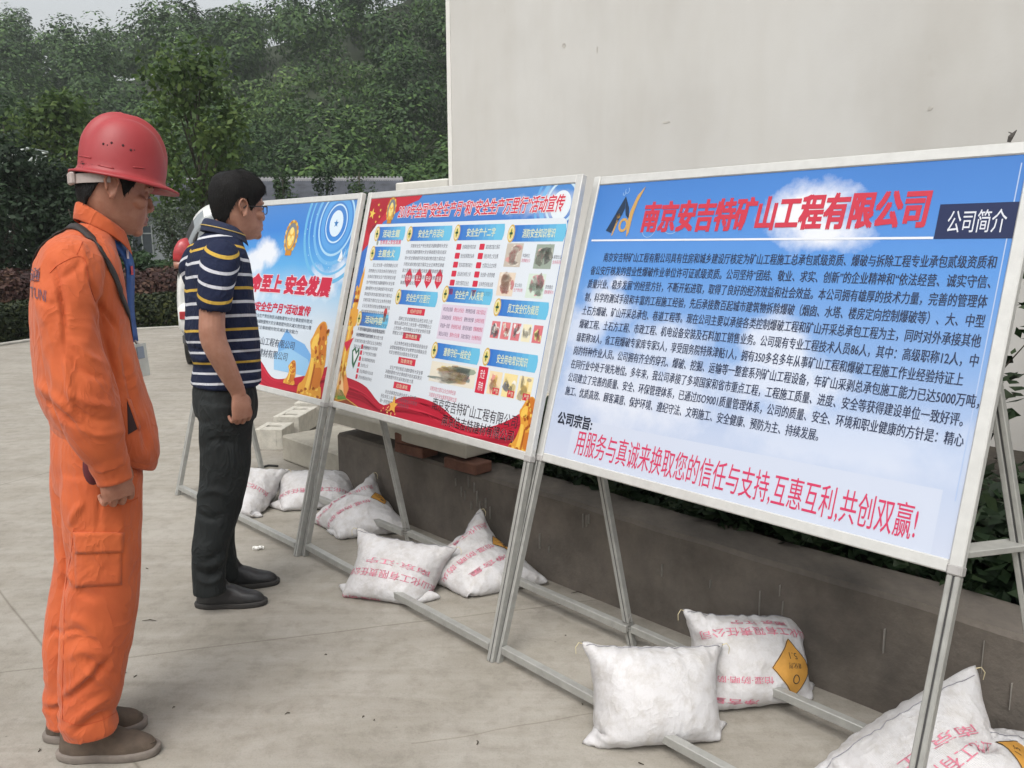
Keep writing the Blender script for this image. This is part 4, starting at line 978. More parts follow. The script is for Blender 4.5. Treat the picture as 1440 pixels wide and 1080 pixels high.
def leaf_quads(P, N, size, asp=.55, fold=.0):
    """one pointed leaf (quad diamond) per row: P positions, N rough facing, size per row"""
    n = len(P); N = N/(np.linalg.norm(N, axis=1)[:, None]+1e-9)
    a = rng.normal(size=(n, 3)); T = a-N*(a*N).sum(1)[:, None]; T /= np.linalg.norm(T, axis=1)[:, None]+1e-9; B = np.cross(N, T)
    s = np.broadcast_to(size, (n,))[:, None]
    V = np.stack([P-T*s*.5, P+B*s*asp*.5+N*s*fold, P+T*s*.5, P-B*s*asp*.5+N*s*fold], 1).reshape(-1, 3)
    return V, np.arange(4*n).reshape(-1, 4)
def unit_rows(A): return A/(np.linalg.norm(A, axis=1)[:, None]+1e-9)
def blob_leaves(c, r, n, size, spread=.35, up=.45, nj=.55, core=None):
    """leaves through the outer part of a rounded clump"""
    d = rng.normal(size=(n, 3)); d /= np.linalg.norm(d, axis=1)[:, None]
    rad = 1-np.abs(rng.normal(0, spread, n)).clip(0, .9)
    P = np.asarray(c)+d*rad[:, None]*np.asarray(r)
    if core is not None: d = .55*d+.9*unit_rows((P-core[0])/core[1])
    N = d*.8+rng.normal(0, nj, (n, 3)); N[:, 2] += up
    return leaf_quads(P, N, size*rng.uniform(.6, 1.35, n))
def crown_points(c, R_, nb, rr):
    """sub-clumps of an irregular crown"""
    out = []
    for k in range(nb):
        a = rr.uniform(0, 6.283); h = rr.uniform(-.75, 1); q = math.sqrt(max(.05, 1-h*h*.8))*rr.uniform(.25, .95)
        out.append((np.array([c[0]+R_[0]*q*math.cos(a), c[1]+R_[1]*q*math.sin(a), c[2]+R_[2]*h*.85]), rr.uniform(.28, .5)))
    return out
def merge(L_):
    V = []; F_ = []; o = 0
    for v, f in L_: V.append(v); F_.append(f+o); o += len(v)
    return np.vstack(V), np.vstack(F_)

# ---- the hill and its wood
def hill_z(x, y):
    ridge = 24.5+.30*max(0, x+54)+.12*max(0, -70-x)+3*noise.noise((x*.018, .3, 0))
    t = min(max((y-52)/78, 0), 1); t = t*t*(3-2*t)
    return -.1+ridge*t+2.2*noise.noise((x*.05, y*.05, 1))*t
hx = np.linspace(-150, 60, 61); hy = np.linspace(50, 175, 36)
HV = [(x, y, hill_z(x, y)) for y in hy for x in hx]; n_ = len(hx)
HF = [(j*n_+i, j*n_+i+1, (j+1)*n_+i+1, (j+1)*n_+i) for j in range(len(hy)-1) for i in range(n_-1)]
tag(add_mesh('hill', HV, HF, mat('hill_soil', (.022, .032, .014), .95, .4, .2), smooth=True), kind='structure')
wood = leafmat('wood_leaves', [(.010, .026, .008), (.025, .060, .014), (.050, .104, .021), (.10, .165, .036)], .07, .1)
def wood_on_hill():
    rr = random.Random(21); parts = []
    rows = 0
    y = 54
    while y < 140:
        step = 5.0+(y-54)*.03
        x = -y*.68-8+rr.uniform(0, step)
        while x < y*.02+14:
            px, py = x+rr.uniform(-1.6, 1.6), y+rr.uniform(-1.6, 1.6); z = hill_z(px, py)
            h = rr.uniform(4.5, 9.5)*(1.12 if y > 118 else 1); w_ = rr.uniform(2.4, 4.8)
            for c, q in crown_points((px, py, z+h*.58), (w_, w_, h*.46), rr.randint(7, 11), rr):
                n = 150 if y < 90 else 110
                parts.append(blob_leaves(c, (w_*q*1.25, w_*q*1.25, h*.46*q*1.1), n, .40 if y < 90 else .50, .15, .25, .28, (np.array((px, py, z+h*.5)), np.array((w_, w_, h*.5)))))
            x += step*rr.uniform(.8, 1.25)
        y += step*.85
    V, F_ = merge(parts); o = add_mesh('hillside_wood', V, F_, wood); tag(o, kind='stuff')
wood_on_hill()

bark = mat('bark', (.055, .045, .033), .95, .35, 12, bump=.6, bscale=40)
def tree(name, base, H, cr, c0, lm, label, n_sub=26, leaf=.22, nl=120, stems=1, seed=0, group=None, spread=.35, trunk=.07):
    """tapered trunk with limbs and a crown of separate leaf clumps; c0 = where the crown starts (share of H)"""
    rr = random.Random(seed); root = empty(name, base, 0, label, 'tree' if 'tree' in name else 'shrub', group)
    T = MB(); cz = H*(c0+1)/2; rz = H*(1-c0)/2
    subs = crown_points((0, 0, cz), (cr, cr, rz), n_sub, rr)
    for k in range(stems):
        a = rr.uniform(0, 6.28); l = .0 if stems == 1 else cr*.25
        top = Vector((math.cos(a)*l*2, math.sin(a)*l*2, H*.86)); mid = Vector((math.cos(a)*l+rr.uniform(-.1, .1)*cr, math.sin(a)*l, H*.45))
        T.add(*tube([Vector((math.cos(a)*l*.3, math.sin(a)*l*.3, -.05)), mid*.5, mid, top], [trunk*1.15, trunk*.85, trunk*.65, trunk*.2], n=8, res=9))
    for i, (c, q) in enumerate(subs):
        if i % 2 == 0:
            z0 = max(H*c0*.8, c[2]-rr.uniform(.2, .4)*H); p = Vector((rr.uniform(-.04, .04), rr.uniform(-.04, .04), z0)); cv = Vector(c)
            T.add(*tube([p, p.lerp(cv, .5)+Vector((0, 0, .06*H)), cv], [trunk*.4, trunk*.26, trunk*.08], n=5))
    T.build('trunk', bark, root, True)
    parts = [blob_leaves(c, (cr*q, cr*q, rz*q*.9), nl, leaf, spread) for c, q in subs]
    V, F_ = merge(parts); add_mesh('crown', V, F_, lm, root)
    return root
yg = leafmat('yellow_green_leaves', [(.026, .052, .013), (.055, .100, .022), (.105, .155, .036)], 1.2, .35)
mg = leafmat('mid_green_leaves', [(.016, .036, .014), (.032, .066, .024), (.06, .10, .036)], 1.0, .3)
dg_ = leafmat('dark_green_leaves', [(.008, .018, .009), (.016, .034, .015), (.030, .055, .022)], 1.2, .25)
sg = leafmat('silvery_green_leaves', [(.030, .045, .025), (.06, .085, .05), (.12, .15, .10)], 2, .3)
def at(px, dist): p = dp(px, 342, dist); return (p.x, dist, 0)
G1 = 'trees standing beyond the yard'
tree('slender_tree', at(286, 25), 6.9, 1.75, .26, yg, 'tall slender yellow-green tree rising behind the two men', 34, .20, 120, 1, 3, G1, .45, .075)
tree('broad_tree', at(100, 31), 6.8, 2.0, .25, yg, 'yellow-green round tree just behind the red helmet', 30, .24, 120, 1, 5, G1, .4)
tree('broad_tree', at(22, 36), 7.6, 2.6, .15, mg, 'taller mid green tree at the left edge above the dark thicket', 30, .30, 120, 1, 8, G1)
tree('thicket_tree', at(-5, 20.5), 3.9, 1.7, .02, dg_, 'dark dense bushy tree at the left edge beside the orange shoulder', 36, .15, 170, 4, 11, G1)
tree('thicket_tree', at(68, 21.5), 3.6, 1.5, .02, dg_, 'dark feathery tree just left of the red helmet', 34, .14, 170, 4, 12, G1)
tree('broad_tree', at(402, 33), 4.6, .55, .3, mg, 'small mid green tree in front of the tiled roof right of the dark hair', 12, .13, 90, 1, 14, G1)
tree('broad_tree', at(462, 34), 4.4, .7, .3, dg_, 'small dark narrow tree in front of the tiled roof', 14, .13, 100, 1, 15, G1)
tree('broad_tree', at(508, 33), 4.9, .75, .35, mg, 'loose tree before the right end of the tiled roof', 12, .13, 80, 1, 16, G1)
tree('broad_tree', at(330, 50), 8.6, 2.6, .3, mg, 'full green tree behind the tiled roof above the dark hair', 30, .3, 130, 1, 17, G1)
tree('flowering_shrub', at(258, 22.5), 2.6, .85, .05, sg, 'pale speckled loose shrub between the two men', 22, .09, 170, 3, 18)
tree('clipped_shrub', at(200, 19.6), 1.25, 1.0, .25, mg, 'round clipped green shrub just right of the chin of the worker in orange', 24, .10, 190, 3, 19)
tree('clipped_shrub', at(222, 18.2), 1.0, .62, .42, dg_, 'small dark bonsai-like shrub on short bare stems', 16, .08, 150, 4, 20)
tree('clipped_shrub', at(130, 21), 2.7, 1.2, .1, dg_, 'dark shrub hidden mostly by the head of the worker in orange', 24, .12, 150, 3, 23)

# ---- hedges along the far edge of the yard
def hedge(name, d0, d1, z1, lm, label, size, n, seed):
    rr = random.Random(seed); edge = [gp(-260, 535), gp(-120, 508), gp(0, 487), gp(60, 478), gp(110, 471), gp(170, 465.5), gp(260, 461), gp(330, 459), gp(420, 460), gp(520, 462)]
    E_ = crom([tuple(e) for e in edge], 120); T = np.gradient(E_, axis=0); T /= np.linalg.norm(T, axis=1)[:, None]; Nn = np.stack([-T[:, 1], T[:, 0], 0*T[:, 0]], 1)
    # woody core of stems, then leaves on a lumpy surface
    root = empty(name, E_[60]+Nn[60]*(d0+d1)/2, 0, label, 'hedge'); off = np.array(root.location)
    S = MB()
    for k in range(150):
        i = rr.randrange(4, 116); p = E_[i]+Nn[i]*rr.uniform(d0+.1, d1-.1)-off; a = rr.uniform(0, 6.28); q = z1*rr.uniform(.5, .9)
        S.tube([Vector(p), Vector(p)+Vector((.08*math.cos(a), .08*math.sin(a), q*.5)), Vector(p)+Vector((.2*math.cos(a), .2*math.sin(a), q))], [.012, .009, .004], n=5)
    S.build('stem', bark, root)['kind'] = 'stuff'
    t = rng.uniform(0, 119, n); i = t.astype(int).clip(0, 118); f = (t-i)[:, None]; C = E_[i]*(1-f)+E_[i+1]*f; NN = Nn[i]
    ang = rng.uniform(-.25, math.pi+.1, n); w_ = (d1-d0)/2; dep = 1-np.abs(rng.normal(0, .16, n))
    lump = 1+.16*vnoise(C, 1.3)+.10*vnoise(C, 4.5)
    x = -np.sign(np.cos(ang))*np.abs(np.cos(ang))**.6*w_*dep; z = np.maximum(np.abs(np.sin(ang))**.6*z1*lump*dep*np.where(ang < 0, .2, 1), .02)
    P = C+NN*((d0+d1)/2+x)[:, None]; P[:, 2] = z
    N = NN*(-np.cos(ang))[:, None]*1.0; N[:, 2] = np.sin(ang); N = N+rng.normal(0, .5, (n, 3))
    V, F_ = leaf_quads(P-off, N, size*rng.uniform(.6, 1.4, n)); add_mesh('foliage', V, F_, lm, root)
    return root
purple = leafmat('maroon_leaves', [(.026, .014, .013), (.055, .026, .023), (.10, .055, .034)], 1.8, .2)
mixed = leafmat('hedge_leaves', [(.009, .016, .007), (.018, .028, .010), (.075, .080, .018)], .9, .2)
hedge('low_hedge', .22, 1.1, .62, mixed, 'low dark green hedge with yellow-green tips along the far edge of the yard', .075, 30000, 31)
hedge('maroon_hedge', 1.3, 3.2, 1.02, purple, 'maroon leaved hedge behind the low green hedge', .10, 36000, 32)
tag(add_mesh('bed_soil', [(-30, 10, -.012), (6, 10, -.012), (6, 20.4, -.012), (-30, 20.4, -.012)], [(0, 1, 2, 3)], soil), kind='structure')

# ---- planting behind the retaining wall
def bed_plants():
    spec = [(-.55, .6, .30, 'small dark bush beside the end of the stone slab'), (.1, .42, .36, 'dark broad-leaved bush under the left part of the blue poster'), (.55, .44, .38, 'dark bush behind the rear leg under the blue poster'),
            (1.0, .42, .36, 'dark bush with hanging leaves under the middle of the blue poster'), (1.4, .45, .38, 'dark bush under the right half of the blue poster'), (1.78, .44, .38, 'dark bush with larger pale-edged leaves near the right end of the blue poster'),
            (2.15, .75, 1.05, 'taller dark bush seen right of the board frame'), (2.55, .75, 1.1, 'tall dark bush at the right edge above the stained wall'), (.3, 1.3, .6, 'dark bush deeper in the bed behind the blue poster'), (1.2, 1.4, .7, 'dark bush against the white building behind the blue poster'), (3.0, 1.1, 1.25, 'dark bush outside the right end of the wall'), (1.95, 1.3, 1.25, 'tallest dark bush between the right board frame and the white building')]
    for k, (t, d, h, lab) in enumerate(spec):
        rr = random.Random(60+k); base = rw(t, d, .365); root = empty('garden_bush', base, 0, lab, 'bush', 'bushes in the bed behind the wall')
        S = MB(); parts = []
        for j in range(26 if h < 1 else 46):
            a = rr.uniform(0, 6.28); r_ = rr.uniform(.12, .40)*(1 if h < 1 else 1.15); tip = Vector((math.cos(a)*r_, math.sin(a)*r_, h*rr.uniform(.45, 1)))
            pts = [Vector((0, 0, -.02)), tip*.5+Vector((0, 0, .1*h)), tip]; S.tube(pts, [.009, .006, .002], n=5)
            n = 30; u = rng.uniform(.25, 1.05, n); P = np.array([tuple(pts[0].lerp(pts[1], min(1, q*2)).lerp(pts[1].lerp(pts[2], max(0, q*2-1)), q)) for q in u])+rng.normal(0, .035, (n, 3))
            N = rng.normal(0, .5, (n, 3)); N[:, 2] += .7; N -= np.array(NB)*.35
            parts.append(leaf_quads(P, N, rng.uniform(.045, .105, n), .5, -.06))
        n = 260; P = np.outer(rng.uniform(-.36, .36, n), np.array(EB))+np.outer(rng.uniform(-.26, .3, n), np.array(NB)); P[:, 2] += rng.uniform(.0, .14, n); N = rng.normal(0, .4, (n, 3)); N[:, 2] += .9
        parts.append(leaf_quads(P, N, rng.uniform(.04, .09, n), .5, -.05))
        S.build('stem', bark, root)['kind'] = 'stuff'; V, F_ = merge(parts); add_mesh('foliage', V, F_, bedm, root)
bedm = leafmat('bed_leaves', [(.010, .020, .010), (.018, .036, .015), (.042, .064, .028)], 5, .2, .5)
bed_plants()
def undergrowth():
    n = 5200; t = rng.uniform(-.75, 3.4, n); d = .23+np.abs(rng.normal(0, .22, n)); lump = .5+.9*vnoise(np.stack([t*2.4, d*2, 0*t], 1), 1)
    P = np.array(RW0)+np.outer(t, np.array(EB))+np.outer(d-.05*(lump > .7), np.array(NB)); P[:, 2] = .375+rng.uniform(0, 1, n)*.15*np.clip(lump, .15, 1.2)
    N = rng.normal(0, .5, (n, 3)); N[:, 2] += .8; N -= np.array(NB)*.3
    V, F_ = leaf_quads(P, N, rng.uniform(.03, .075, n), .55, -.05); tag(add_mesh('undergrowth', V, F_, bedm), kind='stuff')
undergrowth()

# ---- tiled house behind the trees
def house():
    d0 = 40.0; xl, xr = dp(60, 342, d0).x, dp(556, 342, d0).x
    root = empty('tiled_house', ((xl+xr)/2, d0, 0), 0, 'low house with a grey tiled roof behind the trees', 'house'); W_ = xr-xl; D_ = 7.0; ev, rg = 3.0, 4.62
    wl = mat('house_wall', (.20, .22, .23), .9, .15, 1); M = MB(); M.box((0, D_/2, ev/2), (W_-1.0, D_-1.0, ev)); M.build('wall', wl, root)
    # roof: two pitches, each with courses of rounded tiles
    T = MB(); nx, nc = 150, 22
    for side in (0, 1):
        V = []; Fc = []
        for j in range(nc):
            for e in (0, 1):
                f = (j+e)/nc; y = f*D_/2; z = ev+(rg-ev)*f+(.10 if e == 0 else -.03)
                for i in range(nx*2+1): V.append((-W_/2+W_*i/(nx*2), y if side == 0 else D_-y, z+(.035 if i % 2 else 0)))
        w1 = nx*2+1
        for r_ in range(2*nc-1):
            for i in range(nx*2): q = (r_*w1+i, r_*w1+i+1, (r_+1)*w1+i+1, (r_+1)*w1+i); Fc.append(q if side == 0 else q[::-1])
        T.add(V, Fc)
    rf = T.build('roof', mat('grey_tile', (.085, .092, .112), .75, .35, 1.6), root)
    rd = MB(); rd.box((0, D_/2, rg+.08), (W_, .28, .2), bev=.03)
    for k in range(90): rd.box((-W_/2+.1+k*W_/90, D_/2, rg+.21), (.09, .22, .09), bev=.015)
    rd.build('ridge', mat('ridge_tile', (.24, .24, .25), .8, .2, 2), rf)
    gl = mat('house_glass', (.04, .05, .06), .15); fm = mat('house_frame', (.22, .24, .24), .6)
    for k in range(6):
        x = -W_/2+1.6+k*(W_-3.2)/5; w_ = MB(); w_.box((x, .48, 1.7), (1.5, .06, 1.4)); wo_ = w_.build('window', gl, root); f = MB()
        for a in (-.75, -.25, .25, .75): f.box((x+a, .44, 1.7), (.06, .05, 1.46))
        for b in (-.7, .3, .7): f.box((x, .441, 1.7+b), (1.5, .045, .06))
        f.build('frame', fm, wo_)
    for k in range(2): pass
house()

# ---- pale steel frame showing among the leaves at the left
def frame_gantry():
    root = empty('steel_walkway', (0, 0, 0), 0, 'pale steel walkway frame showing above the dark trees at the left edge', 'walkway')
    st = mat('pale_steel', (.40, .44, .42), .5, .1, 3, metal=.2); q = lambda x, y: dp(x, y, 27.0); o = MB(); u = MB(); back = Vector((0, 1.1, 0))
    for b in (Vector((0, 0, 0)), back):
        o.tube([q(-30, 262)+b, q(23, 213)+b, q(40, 208.5)+b], [.045]*3, n=8); u.tube([q(-30, 272)+b, q(24, 224)+b, q(38, 215)+b], [.035]*3, n=8)
    for x, y0, y1 in ((23, 213, 224), (8, 227, 238), (-8, 241, 252)):
        for b in (Vector((0, 0, 0)), back): u.tube([q(x, y0)+b, q(x, y1)+b], [.03, .03], n=6)
    for x, y in ((23, 213), (0, 234), (40, 208.5)): o.tube([q(x, y), q(x, y)+back], [.03, .03], n=6)
    for x, y in ((24, 224), (-20, 263)): 
        for b in (Vector((0, 0, 0)), back): p = q(x, y)+b; u.tube([p, Vector((p.x, p.y, -.05))], [.06, .06], n=8)
    o.build('handrail', st, root); u.build('stringer', st, root)
frame_gantry()

# ---- white van parked beyond the boards, seen from behind
def van():
    dd = 9.6; c = dp(352, 342, dd); root = empty('white_van', (c.x, c.y, 0), math.atan2(-c.x, c.y), 'white van parked beyond the boards, mostly hidden by the man', 'van')
    # body sections along its length (y forward, away from the camera)
    def sec(y, w_, zb, zt, tum, crown):
        P = []; pr = [(-w_*.86, zb), (-w_*.98, zb+.12), (-w_, zb+.42), (-w_*.985, zb+.60), (-w_*.97, zt-.78), (-w_*(.97-tum*.6), zt-.40), (-w_*(.93-tum*1.25), zt-.12), (-w_*(.80-tum*1.2), zt-.03), (-w_*.45, zt+crown*.75), (0, zt+crown)]
        for x, z in pr: P.append((x, y, z))
        return P+[(-x, y_, z) for x, y_, z in P[-2::-1]]
    rows = [sec(.06, .70, .42, 1.60, .10, .01), sec(.0, .80, .36, 1.70, .16, .02), sec(.03, .835, .33, 1.80, .18, .03), sec(.12, .855, .30, 1.88, .18, .04), sec(.5, .865, .28, 1.93, .17, .05), sec(1.6, .87, .28, 1.945, .16, .05), sec(2.6, .87, .28, 1.95, .15, .04), sec(3.0, .86, .28, 1.72, .16, .03), sec(3.5, .84, .28, 1.28, .10, .02), sec(3.9, .78, .30, 1.12, .06, .02), sec(4.0, .66, .40, 1.0, .05, .0)]
    n = len(rows[0]); V = [p for r_ in rows for p in r_]; Fc = []
    for j in range(len(rows)-1):
        for i in range(n): i2 = (i+1) % n; Fc.append((j*n+i, j*n+i2, (j+1)*n+i2, (j+1)*n+i))
    Fc += [tuple(range(n))[::-1], tuple(range((len(rows)-1)*n, len(rows)*n))]
    wp = mat('white_paint', (.60, .60, .575), .3, .03, 3); rub = mat('black_rubber', (.02, .02, .02), .6); gl = mat('van_glass', (.20, .22, .23), .15, .1, 2)
    mi_ = []
    for f in Fc:
        c = np.mean([V[i] for i in f], 0); mi_.append(0 if len(f) > 4 or not (1.22 < c[2] < 1.80) or c[1] > .6 else 2 if abs(c[0]) < .66 and c[1] < .1 else 1)
    b = add_mesh('body', V, Fc, [wp, rub, gl], root, mi_, True)
    md = b.modifiers.new('s', 'SUBSURF'); md.levels = md.render_levels = 2
    red = mat('tail_red', (.34, .03, .035), .25, .2, 20); dk = mat('dark_bumper', (.06, .06, .06), .6)
    def panel(name, pts, m, y_in=.07, y_out=-.03, par=root):
        P = [(x, y_out+yo, z) for x, z, yo in pts]; k = len(P); Q = [(x, y+y_in, z) for x, y, z in P]
        return add_mesh(name, P+Q, [tuple(range(k))]+[tuple(range(k, 2*k))[::-1]]+[(i, i+k, (i+1) % k+k, (i+1) % k) for i in range(k)], m, par)
    panel('window', [(-.62, 1.30, .02), (.62, 1.30, .02), (.55, 1.60, .05), (.46, 1.74, .09), (-.46, 1.74, .09), (-.55, 1.60, .05)], gl)
    sl = MB(); sl.tube([(-.64, .0, 1.28), (-.60, .02, 1.50), (-.53, .04, 1.66), (-.44, .07, 1.775), (.44, .07, 1.775), (.53, .04, 1.66), (.60, .02, 1.50), (.64, .0, 1.28)], [.018]*8, n=8); sl.build('window_seal', rub, root, True)
    for s in (-1, 1):
        t = MB(); t.add(*tube([(s*.745, .075, 1.27), (s*.735, .065, 1.36), (s*.705, .075, 1.45), (s*.665, .10, 1.51)], [(.105, .085), (.105, .085), (.085, .07), (.03, .025)], n=14, ref=(1, 0, 0), p=3, res=10)); tl = t.build('tail_lamp', red, root, True)
        a = MB(); a.add(*tube([(s*.745, .075, 1.185), (s*.747, .075, 1.262)], [(.10, .08), (.102, .08)], n=14, ref=(1, 0, 0), p=3)); a.build('indicator_lens', mat('amber_lens', (.28, .13, .09), .3), tl, True)
    bp = MB(); bp.box((0, .02, .62), (1.66, .20, .34), bev=.05); bo = bp.build('bumper', wp, root, True)
    for s in (-1, 1): r_ = MB(); r_.box((s*.72, -.085, .66), (.18, .02, .09), bev=.006); r_.build('reflector', red, bo)
    lb = MB(); lb.box((0, .03, .38), (1.60, .18, .16), bev=.04); lb.build('lower_bumper', dk, root)
    for sx_ in (-.74, .74):
        for y in (.75, 3.2):
            w_ = MB(); w_.add(*tube([(sx_-.09, y, .31), (sx_-.08, y, .31), (sx_+.08, y, .31), (sx_+.09, y, .31)], [.26, .31, .31, .26], n=28)); wo_ = w_.build('wheel', rub, root, True)
            h = MB(); h.add(*tube([(sx_+(.092 if sx_ > 0 else -.092), y, .31), (sx_+(.10 if sx_ > 0 else -.10), y, .31)], [.19, .16], n=20)); h.build('hub_cap', mat('hub_grey', (.4, .4, .4), .4, metal=.5), wo_)
van()
# ================================================================ PEOPLE
from mathutils.bvhtree import BVHTree
HZ = np.array([-.120, -.113, -.100, -.085, -.070, -.050, -.030, 0, .025, .05, .075, .095, .110, .118])
HF_ = np.array([.048, .076, .091, .0935, .0975, .0975, .093, .089, .095, .094, .084, .064, .036, .006])
HB_ = np.array([.000, -.012, -.030, -.052, -.068, -.084, -.093, -.099, -.101, -.099, -.090, -.072, -.045, -.012])
HW_ = np.array([.020, .032, .044, .054, .060, .066, .070, .074, .076, .076, .070, .057, .035, .008])
HBS = [1.0]
def head_pt(th, z, off=0.0):
    """skull surface at angle th (0 = face) and height z"""
    f, b, w_ = np.interp(z, HZ, HF_), np.interp(z, HZ, HB_)*HBS[0], np.interp(z, HZ, HW_)
    cx = -.012; c, s = np.cos(th), np.sin(th); p = 2/2.25
    x = np.sign(c)*np.abs(c)**p*np.where(c > 0, f-cx, cx-b); y = np.sign(s)*np.abs(s)**p*w_
    r_ = np.sqrt(x*x+y*y)+1e-9
    return np.stack([cx+x*(1+off/r_), y*(1+off/r_), z*np.ones_like(x)+0*x], -1)
def ell(c, r, n=14, m=9):
    th = np.linspace(0, 2*np.pi, n, endpoint=False); V = []; F_ = []
    ph = np.linspace(-np.pi/2*.96, np.pi/2*.96, m)
    for p in ph: V += [(c[0]+r[0]*math.cos(p)*math.cos(t), c[1]+r[1]*math.cos(p)*math.sin(t), c[2]+r[2]*math.sin(p)) for t in th]
    for j in range(m-1):
        for i in range(n): i2 = (i+1) % n; F_.append((j*n+i, j*n+i2, (j+1)*n+i2, (j+1)*n+i))
    F_ += [tuple(range(n))[::-1], tuple(range((m-1)*n, m*n))]
    return np.array(V), F_
def head_solid():
    th = np.linspace(0, 2*np.pi, 40, endpoint=False); zs = crom(HZ[:, None], 40)[:, 0]; V = np.vstack([head_pt(th, z) for z in zs]); n = 40; F_ = []
    for j in range(39):
        for i in range(n): i2 = (i+1) % n; F_.append((j*n+i, j*n+i2, (j+1)*n+i2, (j+1)*n+i))
    F_ += [tuple(range(n))[::-1], tuple(range(39*n, 40*n))]
    P = [(V, F_)]
    P.append(tube([(.084, 0, .012), (.092, 0, -.004), (.0985, 0, -.019), (.1045, 0, -.031), (.099, 0, -.042)], [(.008, .008), (.008, .008), (.010, .009), (.0125, .0095), (.010, .005)], n=14, ref=(0, 1, 0), res=14))
    for s in (-1, 1):
        P.append(ell((.0955, s*.0135, -.0385), (.011, .0075, .0075))); P.append(ell((.062, s*.046, -.026), (.024, .022, .020)))
        P.append(ell((.074, s*.032, -.002), (.0145, .0145, .0115)))
        P.append(tube([(.092, s*.006, .016), (.088, s*.03, .021), (.070, s*.052, .016)], [.008, .008, .006], n=10, res=8))
        # ear: dished shell with a rim
        ec = np.array([-.012, s*.076, -.004])
        P.append(ell(ec+(0, s*.003, 0), (.016, .006, .028)))
        rim = [ec+(-.004+.019*math.cos(a)*(.9 if math.sin(a) > 0 else .65)-.004*math.sin(a), s*(.010+.004*math.sin(a)), .031*math.sin(a)) for a in np.linspace(-1.9, 3.6, 16)]
        P.append(tube(rim, [.0042]*16, n=8)); P.append(ell(ec+(.004, s*.006, -.024), (.008, .006, .010)))
    P.append(tube([(.076, -.026, -.065), (.094, -.012, -.0625), (.0985, 0, -.0635), (.094, .012, -.0625), (.076, .026, -.065)], [.003, .0055, .006, .0055, .003], n=10, res=14))
    P.append(tube([(.076, -.024, -.070), (.0925, -.011, -.0755), (.096, 0, -.076), (.0925, .011, -.0755), (.076, .024, -.070)], [.003, .0062, .0072, .0062, .003], n=10, res=14))
    P.append(ell((.079, 0, -.101), (.017, .022, .016)))
    return P
def hand_parts(side, curl=(50, 60, 40), spread=.0, thumb=0.0):
    """right-hand parts in (d distal, t thumb side, n dorsal) coordinates"""
    P = [tube([(-.03, 0, 0), (0, 0, 0), (.03, .001, .001), (.065, 0, .002), (.092, -.001, 0)], [(.026, .019), (.027, .018), (.036, .018), (.041, .016), (.039, .012)], n=18, ref=(0, 1, 0), p=2.4, res=10)]
    P.append(ell((.035, .024, -.010), (.03, .016, .014)))
    for k, (t, ln, r_) in enumerate(((.0330, .074, .0084), (.0112, .083, .0087), (-.0108, .077, .0083), (-.0318, .061, .0074))):
        p = np.array([.085 if k in (1, 2) else .080, t, .001]); a = 0.0; pts = [p-np.array([.012, 0, 0]), p]; rad = [r_, r_*1.1]
        for q, (fr, cu) in enumerate(zip((.46, .30, .24), curl)):
            a += math.radians(cu*(1+.06*k)); d = np.array([math.cos(a), spread*(1.5-k), -math.sin(a)]); p = p+d*ln*fr; pts.append(p); rad.append(r_*(1.0 if q == 0 else .95 if q == 1 else .72))
        P.append(tube(pts, rad, n=12, ref=(0, 1, 0), res=13))
    th = [(.012, .022, -.008), (.030, .040, -.016), (.055, .047, -.022-.012*thumb), (.078, .040, -.026-.02*thumb)]
    P.append(tube(th, [.014, .0125, .0105, .007], n=12, res=11))
    return P
def xf(P, M): M = np.array(M); return [(np.asarray(v)@M[:3, :3].T+M[:3, 3], f) for v, f in P]
def basis(o, a, b, c): M = np.eye(4); M[:3, 0], M[:3, 1], M[:3, 2], M[:3, 3] = a, b, c, o; return M
def unit(v): v = np.asarray(v, float); return v/np.linalg.norm(v)
def flip_y(P): return [(np.asarray(v)*(1, -1, 1), [tuple(f)[::-1] for f in F_]) for v, F_ in P]
def head_matrix(o, pitch, yaw): return np.array(Matrix.Translation(Vector(o)) @ Matrix.Rotation(yaw, 4, 'Z') @ Matrix.Rotation(pitch, 4, 'Y'))

